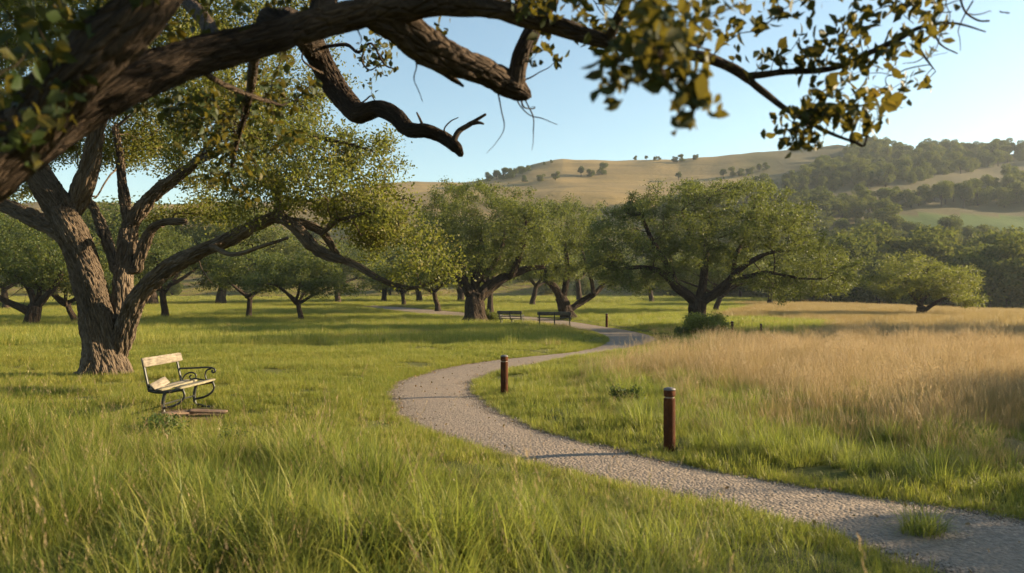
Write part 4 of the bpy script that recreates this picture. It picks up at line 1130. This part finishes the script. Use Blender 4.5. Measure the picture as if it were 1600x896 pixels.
limbs += sprouts(limbs[2:5], 16, .15, .5, .006, 63) + sprouts([limbs[0]], 14, .08, .22, .004, 64, .0) + sprouts(limbs[15:22], 18, .12, .35, .003, 65)
r = RG(91); sp = []
for q in [(30,70,110,70,2.5,.35),(-60,120,90,100,2.4,.4),(150,10,90,50,2.6,.4),(100,-80,160,80,2.8,.6),(0,180,60,50,2.2,.2),
          (360,-90,180,60,3.3,.6),(600,-130,200,70,3.6,.7),(880,-60,120,60,3.2,.6),(960,-10,80,40,2.7,.4),(1050,10,100,45,2.6,.4),(1020,120,62,46,2.0,.16),(1150,0,110,50,3.1,.4),(1090,40,60,40,2.9,.3),
          (1240,40,90,50,3.3,.4),(1300,120,90,55,3.4,.35),(1370,110,60,50,3.4,.3),(1240,150,60,45,3.4,.3),(1340,185,60,26,3.35,.25),(1380,150,44,45,3.35,.25),(1400,30,60,45,3.4,.3),(1260,205,18,22,3.4,.15),(1320,20,80,50,3.2,.4),
          (330,200,70,60,5.0,.6),(420,190,60,50,4.8,.5),(370,290,60,36,5.2,.5),(270,190,50,50,4.4,.4),(450,130,50,40,4.6,.4),(860,90,30,50,3.9,.25),(800,-10,60,40,3.8,.4),(600,80,40,30,6.0,.4),(930,75,40,20,3.9,.3)]:
    sp.append(lobe(*q))
vis = lobes(r, sp, 420, nmin=34, clump=.10, fill=.5)
sp2 = [(np.array(c), q) for c, q in [((-2.5, 3.5, 5.2), (1.8, 2.0, 1.1)), ((0.5, 4.0, 5.6), (1.8, 2.0, 1.0)), ((3.2, 3.4, 4.6), (1.6, 1.6, .8)), ((-4.5, 2.0, 4.4), (1.6, 1.8, 1.2)), ((-1.0, 1.2, 5.0), (1.8, 1.4, .9)), ((2.4, 2.6, 5.4), (1.5, 1.5, .8))]]
att = np.vstack([vis, lobes(r, sp2, 30)])
b0 = np.array([-3.7, 2.9]); o_ = np.array([b0[0], b0[1], float(ground_h(*b0))])
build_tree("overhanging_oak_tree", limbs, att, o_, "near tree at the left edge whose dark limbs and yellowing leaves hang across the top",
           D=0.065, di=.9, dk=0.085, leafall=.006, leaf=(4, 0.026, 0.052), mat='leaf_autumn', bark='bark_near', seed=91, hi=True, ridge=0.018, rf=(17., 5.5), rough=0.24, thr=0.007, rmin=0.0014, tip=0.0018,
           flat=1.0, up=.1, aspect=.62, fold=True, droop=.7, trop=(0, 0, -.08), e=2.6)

# ---- trees standing to the right of the view; their shade falls across the foreground
for (x0, y0, k, s, lab) in [(15.2, 6.4, 1, .92, "oak outside the right edge whose shade falls over the foreground grass"), (41.0, 40.5, 2, (1.4, 1.4, 2.2), "tall oak outside the right edge whose shade falls on the far bend of the path"), (35.0, 33.0, 0, 1.35, "wide oak outside the right edge, nearer than the tallest one"), (17.4, 11.9, 3, .95, "smaller oak outside the right edge whose shade crosses the dry grass")]:
    copy_thing(kinds[k], (x0, y0, float(ground_h(x0, y0)) - .05), 1.3 * x0, s, lab, GRP)

# ------------------------------------------------------------------ bollards
t = NT("rusty_steel")
ob = t.new("ShaderNodeTexCoord").outputs["Object"]
n1 = t.noise(t.mapping(ob, (1, 1, .45)), 22, 5, .7).outputs["Fac"]; n2_ = t.noise(ob, 5, 3).outputs["Fac"]
c = t.ramp(t.math('ADD', t.math('MULTIPLY', n1, .6), t.math('MULTIPLY', n2_, .45)), [(.3, (.022, .009, .004)), (.52, (.060, .020, .007)), (.75, (.14, .048, .013))]).outputs[0]
t.link(c, t.bsdf.inputs["Base Color"]); t.bsdf.inputs["Roughness"].default_value = .85; t.bsdf.inputs["Specular IOR Level"].default_value = .12
t.bump(n1, .35, .004); M['rust'] = t.m
t = NT("grey_cap"); ob = t.new("ShaderNodeTexCoord").outputs["Object"]
t.link(t.ramp(t.noise(ob, 30, 4).outputs["Fac"], [(.3, (.05, .045, .045)), (.7, (.16, .14, .13))]).outputs[0], t.bsdf.inputs["Base Color"]); t.bsdf.inputs["Roughness"].default_value = .6; M['cap'] = t.m
t = NT("worn_ring"); t.bsdf.inputs["Base Color"].default_value = (.20, .15, .11, 1); t.bsdf.inputs["Roughness"].default_value = .45; t.bsdf.inputs["Metallic"].default_value = .3; M['ring'] = t.m
def lathe(name, prof, mat, ns=40):
    th = np.linspace(0, 2 * math.pi, ns, endpoint=False)
    V = np.array([(r_ * math.cos(a), r_ * math.sin(a), z) for r_, z in prof for a in th])
    m = len(prof); i = np.arange(m * ns).reshape(m, ns)
    q = np.stack([i[:-1], np.roll(i, -1, 1)[:-1], np.roll(i, -1, 1)[1:], i[1:]], -1).reshape(-1, 4)
    me = mesh_from(name, V, q, [mat], shade=True)
    return me
R0 = .066
post = lathe("post", [(R0, -.12), (R0, .60), (R0 - .003, .612), (R0 - .012, .615)], M['rust'])
ring = lathe("ring", [(R0 - .012, .612), (R0 - .0115, .634)], M['ring'])
head = lathe("head", [(R0 - .012, .632), (R0 - .002, .634), (R0, .64), (R0, .705), (R0 - .012, .705)], M['rust'])
capm = lathe("cap", [(R0 - .01, .703), (R0 + .003, .704), (R0 + .003, .716), (R0 - .012, .728), (R0 - .04, .735), (.0005, .737)], M['cap'])
def bollard(loc, label):
    r_ = thing("bollard", label, "bollard", loc, rng.uniform(0, 6), "rusty bollards along the path")
    obj("post", post, r_); obj("groove_ring", ring, r_); obj("head", head, r_); obj("cap", capm, r_); return r_
def bloc(px, py): p = G(px, py); return (p[0], p[1], float(base_h(*p)) + .01)
bo = bollard(bloc(1046, 709), "rusty steel bollard nearest the viewer, at the right of the path")
copy_thing(bo, bloc(788, 621), 1, 1.0, "rusty bollard inside the path's sharp bend, second nearest")
copy_thing(bo, bloc(948, 512), 2, 1.12, "small far bollard beyond the path between the long bench and the right hand oak")
copy_thing(bo, bloc(1144, 527), 3, .95, "small far bollard just right of the bush under the right hand oak")
copy_thing(bo, bloc(1189, 527), 4, .80, "farthest right bollard, half sunk in dry grass")

# fallen leaves on the gravel and in the grass
lf = []
for i in range(3):
    r = RG(200 + i); lf.append(leaves(np.zeros((1, 3)), 1, 0, 1.0, r, M['leaf_fallen'], "fallen_leaf_%d" % i, up=6, fold=True, aspect=.6))
x, y = wedge(5200, 3.5, 22, 0); pd = path_dist(x, y)
k = (pd < .3) & (rng.uniform(size=len(x)) < .35 + .65 * (pd > -.35)); x, y = x[k], y[k]; n = len(x)
s = rng.uniform(.02, .045, n)
scatter("fallen_leaves", "fallen brown and yellow leaves lying on the gravel", np.stack([x, y, base_h(x, y) + .042], -1), np.stack([rng.normal(0, .3, n), rng.normal(0, .3, n), rng.uniform(0, 6.28, n)], -1), np.stack([s, s, s], -1), rng.integers(0, 3, n), lf)
# ------------------------------------------------------------------ benches
def wood(name, a, b_, c_, sc1=1.0):
    t = NT(name); ob = t.attr("grain").outputs["Vector"]
    g1 = t.noise(t.mapping(ob, (2.0, 26, 26)), 2.2, 5, .7, .5).outputs["Fac"]; g2 = t.noise(ob, 7, 4, .6).outputs["Fac"]
    c = t.ramp(t.math('ADD', t.math('MULTIPLY', g1, .65), t.math('MULTIPLY', g2, .4)), [(.36, a), (.52, b_), (.68, c_)]).outputs[0]
    t.link(c, t.bsdf.inputs["Base Color"]); t.bsdf.inputs["Roughness"].default_value = .85; t.bump(g1, .6, .006); return t.m
M['wood_pale'] = wood("weathered_pale_wood", (.065, .052, .038), (.165, .137, .10), (.27, .235, .18))
M['wood_moss'] = wood("lichen_spotted_wood", (.08, .072, .04), (.19, .165, .10), (.32, .28, .19))
M['wood_dark'] = wood("dark_stained_wood", (.035, .028, .02), (.075, .06, .042), (.13, .11, .075))
M['wood_red'] = wood("rotting_board", (.06, .033, .021), (.12, .072, .048), (.20, .13, .09))
t = NT("black_cast_iron"); ob = t.new("ShaderNodeTexCoord").outputs["Object"]
t.link(t.ramp(t.noise(ob, 40, 4).outputs["Fac"], [(.4, (.012, .014, .012)), (.7, (.035, .036, .03))]).outputs[0], t.bsdf.inputs["Base Color"]); t.bsdf.inputs["Roughness"].default_value = .45; M['iron'] = t.m
def plank(name, c, size, mat, rot=(0, 0, 0), bow=0.0, r=None, bev=.005, ragged=0.0):
    """a bevelled, slightly warped board"""
    r = r or RG(1); lx, ly, lz = size; n = 15
    prof = [(-ly/2+bev, -lz/2), (ly/2-bev, -lz/2), (ly/2, -lz/2+bev), (ly/2, lz/2-bev), (ly/2-bev, lz/2), (-ly/2+bev, lz/2), (-ly/2, lz/2-bev), (-ly/2, -lz/2+bev)]
    V = []
    for i in range(n):
        f = i / (n - 1); x = (f - .5) * lx; e = 1 - .12 * (i in (0, n - 1))
        for y_, z_ in prof:
            rx = r.uniform(-ragged, ragged) if i in (0, n - 1) else 0
            V.append((x + rx, y_ * e + r.normal(0, .0008), z_ * e + bow * (1 - (2 * f - 1) ** 2) + r.normal(0, .0006)))
    V = np.array(V); i = np.arange(n * 8).reshape(n, 8)
    q = np.stack([i[:-1], np.roll(i, -1, 1)[:-1], np.roll(i, -1, 1)[1:], i[1:]], -1).reshape(-1, 4)
    caps = [np.array([[0,1,2,3,4,5,6,7][::-1]]), np.array([[(n-1)*8+k for k in range(8)]])]
    a, b_, g_ = rot
    Rx = np.array([[1,0,0],[0,math.cos(a),-math.sin(a)],[0,math.sin(a),math.cos(a)]]); Ry = np.array([[math.cos(b_),0,math.sin(b_)],[0,1,0],[-math.sin(b_),0,math.cos(b_)]]); Rz = np.array([[math.cos(g_),-math.sin(g_),0],[math.sin(g_),math.cos(g_),0],[0,0,1]])
    gr = V + r.uniform(0, 9, 3); V = V @ (Rz @ Ry @ Rx).T + np.array(c)
    return mesh_from(name, V, [q] + caps, [mat], {"grain": gr})
def rods(name, paths, mat):
    """bent iron bars: (points, radius, flattening)"""
    Vs, Qs = [], []; nv = 0
    for pts, r_, fl in paths:
        r_ = r_ * THICK; p = catmull(np.array(pts, float), 6); T = np.gradient(p, axis=0); T /= np.linalg.norm(T, axis=1)[:, None]
        X = np.array([1., 0, 0]); Nn = np.cross(T, X); Nn /= np.linalg.norm(Nn, axis=1)[:, None] + 1e-9
        th = np.linspace(0, 2 * math.pi, 8, endpoint=False)
        V = p[:, None] + r_ * (np.cos(th)[None, :, None] * Nn[:, None] + fl * np.sin(th)[None, :, None] * X)
        m = len(p); i = np.arange(m * 8).reshape(m, 8) + nv
        Qs.append(np.stack([i[:-1], np.roll(i, -1, 1)[:-1], np.roll(i, -1, 1)[1:], i[1:]], -1).reshape(-1, 4))
        Qs.append(i[:1, ::-1].copy().reshape(1, 8)[:, :4]); Qs.append(np.array([[i[0,7],i[0,6],i[0,5],i[0,4]]])[:, ::-1][:, ::-1])
        Qs.append(i[-1:, :4].copy()); Qs.append(np.array([[i[-1,0], i[-1,3], i[-1,4], i[-1,7]]])); Qs.append(i[-1:, 4:].copy())
        Vs.append(V.reshape(-1, 3)); nv += m * 8
    return mesh_from(name, np.vstack(Vs), np.vstack(Qs), [mat], shade=True)
THICK = 1.3
def yz(x, pts): return [(x, a, b) for a, b in pts]
def iron_end(x):
    """seat rail, central pedestal leg with curled feet, front brace; seat front is towards -y"""
    return [(yz(x, [(.26,.40),(.12,.375),(-.05,.385),(-.20,.41),(-.25,.40)]), .019, 1.1),
            (yz(x, [(.02,.38),(.05,.25),(.05,.12),(.02,.04)]), .020, 1.0),
            (yz(x, [(.03,.06),(.10,.045),(.17,.03),(.21,.015),(.235,.03)]), .016, 1.0),
            (yz(x, [(.03,.06),(-.05,.05),(-.12,.03),(-.17,.012),(-.20,.03)]), .016, 1.0),
            (yz(x, [(-.24,.40),(-.26,.33),(-.22,.25),(-.13,.19),(-.03,.16),(.04,.15)]), .013, 1.0)]
def upright(x): return [(yz(x, [(.25,.38),(.275,.50),(.31,.66),(.35,.86)]), .013, 1.7)]
def arm(x):
    return [(yz(x, [(.31,.62),(.20,.625),(.05,.63),(-.12,.64),(-.22,.635),(-.27,.61),(-.275,.575),(-.245,.56),(-.225,.58),(-.235,.60)]), .011, 1.2),
            (yz(x, [(-.21,.62),(-.15,.60),(-.12,.54),(-.13,.47),(-.17,.41)]), .010, 1.1),
            (yz(x, [(.25,.44),(.20,.52),(.12,.56),(.04,.54),(.03,.48),(.09,.455),(.13,.49),(.10,.52)]), .009, 1.1),
            (yz(x, [(.17,.40),(.08,.46),(-.03,.455),(-.10,.44),(-.16,.44)]), .009, 1.1)]

# the broken bench beside the big trunk
bz = float(ground_h(*BENCH)) - .01
bn = thing("park_bench", "broken pale wood bench with one armrest, standing in grass right of the big trunk", "bench", (BENCH[0], BENCH[1], bz), math.radians(88))
r = RG(8); hL = .60
for x_ in (-hL + .06, hL - .10):
    obj("iron_frame", rods("iron_frame", iron_end(x_), M['iron']), bn)
    obj("backrest_upright", rods("backrest_upright", upright(x_), M['iron']), bn)
obj("armrest", rods("armrest", arm(hL - .10), M['iron']), bn)
obj("stretcher", rods("stretcher", [([(-hL + .06, .04, .2), (-.2, .05, .2), (.2, .05, .2), (hL - .1, .04, .2)], .010, 1)], M['iron']), bn)
obj("backrest_board", plank("backrest_board", (0, .315, .80), (1.22, .028, .135), M['wood_pale'], (-.20, 0, 0), 0, r, ragged=.012), bn)
tag(obj("backrest_board", plank("backrest_board_loose", (-.33, .20, .475), (.58, .024, .125), M['wood_pale'], (-.75, -.10, .10), 0, r, ragged=.02), bn), "loose lower backrest board slumped onto the seat")
for y_, L_, z_, m_ in ((.20, 1.16, .415, 'wood_pale'), (.09, 1.20, .41, 'wood_moss'), (-.09, .86, .415, 'wood_moss'), (-.205, 1.24, .432, 'wood_moss')):
    obj("seat_board", plank("seat_board", ((1.2 - L_) * .5, y_, z_ + .01), (L_, .098, .03), M[m_], (r.normal(0, .04), r.normal(0, .006), r.normal(0, .012)), -.004, r, ragged=.012), bn)
for px, py, L_, a, zz, lab in ((282, 655, .55, 1.1, .0, "broken board lying on the ground under the near end of the broken bench"), (325, 652, .55, .3, .0, "broken board lying on the ground just right of the broken bench's legs")):
    p = G(px, py)
    o = obj("fallen_board", plank("fallen_board", (0, 0, 0), (L_, .15, .03), M['wood_red'], (.04, .02, 0), 0, r, ragged=.03), loc=(p[0], p[1], float(ground_h(*p)) + .075)); o.rotation_euler = (0.03, .05, a)
    tag(o, lab, "board", "boards fallen off the broken bench")

def long_bench(base, rz, Lh, label, n_up=3):
    p = G(*base); root = thing("park_bench", label, "bench", (p[0], p[1], float(ground_h(*p)) + .0), rz)
    r = RG(int(base[0]))
    global THICK; THICK = 1.7
    xs = np.linspace(-Lh + .08, Lh - .12, n_up)
    for x_ in xs:
        obj("iron_frame", rods("iron_frame", iron_end(x_), M['iron']), root); obj("backrest_upright", rods("backrest_upright", upright(x_), M['iron']), root)
    for x_ in (xs[0], xs[-1]): obj("armrest", rods("armrest", arm(x_), M['iron']), root)
    obj("stretcher", rods("stretcher", [([(xs[0], .05, .2), (0, .05, .2), (xs[-1], .05, .2)], .014, 1)], M['iron']), root)
    obj("backrest_board", plank("backrest_board", (0, .325, .80), (2 * Lh, .035, .20), M['wood_dark'], (-.2, 0, 0), 0, r), root)
    obj("backrest_board", plank("backrest_rail", (0, .285, .56), (2 * Lh, .03, .055), M['wood_dark'], (-.2, 0, 0), 0, r), root)
    for y_ in (.19, .07, -.05, -.17): obj("seat_board", plank("seat_board", (0, y_, .425), (2 * Lh, .10, .035), M['wood_dark'], (0, 0, 0), 0, r), root)
    return root
long_bench((866, 514.5), math.radians(176), .95, "long dark bench seen from behind, nearer and right one of the pair")
long_bench((799, 510.5), math.radians(160), .80, "dark bench beside the stout flared oak, left of the long bench")

# ------------------------------------------------------------------ bushes and plants
def bush(kind, label, base, w, h, n, leaf, mat, seed, cat="bush", nl=7, off=(0, 0), depth=None, stems=10):
    p = G(*base) + np.array(off); o = np.array([p[0], p[1], float(ground_h(*p))]); r = RG(seed)
    depth = w if depth is None else depth
    A, tips = [], []
    for k in range(nl):
        a = r.uniform(0, 6.28); f = math.sqrt(r.uniform()) * .7
        c = np.array([math.cos(a) * f * w * .5, math.sin(a) * f * depth * .5, h * r.uniform(.3, .72)]); R = np.array([w * .22, depth * .22, h * .26])
        v = r.normal(0, 1, (n // nl, 3)); v /= np.linalg.norm(v, axis=1)[:, None]; A.append(c + v * R * r.uniform(.2, 1.15, (len(v), 1))); tips.append(c + [0, 0, h * .15])
    A = np.vstack(A); A = A[A[:, 2] > .01]
    L = [(np.array([[0, 0, -.05], [0, 0, .05], [0, 0, h * .15]]), np.array([.03, .025, .02]) * h)]
    for k in range(stems):
        c = tips[k % nl] + r.normal(0, .08, 3) * w; L.append((np.array([[0, 0, .02], c * [.4, .4, .6], c]), np.array([.018, .012, .004]) * h))
    no, pa, ra = skeleton(L); V, Q, B = tubes(np.array(no), np.array(pa), np.array(ra), .0005, lambda q: 5, .05)
    root = thing(kind, label, cat, o)
    obj("stems", mesh_from(kind + "_stems", V, Q, [M['bark_far']], {"bark": B}), root)
    obj("leaves", leaves(A, 2, leaf * .6, leaf, r, M[mat], kind + "_leaves", up=.5), root)
    return root
bush("leafy_bush", "yellow green leafy bush at the right foot of the broad right hand oak", (1110, 529), 2.2, 1.25, 5600, .09, 'leaf_bush', 31)
bush("leafy_bush", "lower darker bush hugging the left foot of the broad right hand oak", (1077, 527), 1.3, .6, 2000, .10, 'leaf_mid', 32)
bush("leafy_bush", "small bush growing against the right side of the stout flared trunk", (766, 507), 1.3, 1.0, 2400, .09, 'leaf_mid', 33)
bush("leafy_weed", "dark broad leaved weed clump in the grass between the two nearest bollards", (985, 640), .42, .30, 420, .05, 'leaf_herb', 34, 'plant', 6)
bush("leafy_weed", "smaller dark weed clump just left of the broad leaved one", (962, 638), .2, .26, 200, .045, 'leaf_herb', 35, 'plant', 4)
bush("leafy_weed", "pale leafy weed clump in the foreground grass below the broken bench", (235, 700), .7, .34, 700, .04, 'leaf_herb', 36, 'plant', 7)
bush("leafy_weed", "low leafy weed clump in the grass right of the fallen boards", (385, 705), .6, .28, 500, .04, 'leaf_herb', 37, 'plant', 6)
# grass clump growing out of the gravel at the lower right
p = G(1432, 838); z = float(base_h(*p)) + .02
ct = thing("grass_clump", "clump of green and straw grass growing out of the gravel at the lower right", "plant", (p[0], p[1], z))
for i, s in ((0, .8), (3, .7), (5, .6), (1, .6)):
    o = obj("blades", lush[i], ct); o.scale = (s * 1.3, s * 1.3, s); o.location = (rng.normal(0, .06), rng.normal(0, .05), 0)

# ------------------------------------------------------------------ haze
import bmesh
bm = bmesh.new(); bmesh.ops.create_cube(bm, size=1.0)
me = bpy.data.meshes.new("haze"); bm.to_mesh(me); bm.free()
hz = obj("haze", me); 
zmin = float(gz.min()) - 1.5; zmax = float(gz.max()) + 14
hz.scale = (4600, 4600, zmax - zmin); hz.location = (0, 0, (zmax + zmin) / 2)
m = bpy.data.materials.new("haze_air"); m.use_nodes = True; m.node_tree.nodes.clear()
vol = m.node_tree.nodes.new("ShaderNodeVolumePrincipled"); out = m.node_tree.nodes.new("ShaderNodeOutputMaterial")
vol.inputs["Color"].default_value = (.80, .90, 1, 1); vol.inputs["Density"].default_value = 0.0002; vol.inputs["Anisotropy"].default_value = 0.3
m.node_tree.links.new(vol.outputs[0], out.inputs["Volume"]); me.materials.append(m)
tag(hz, "pale evening haze over the meadow and hills", kind='stuff')
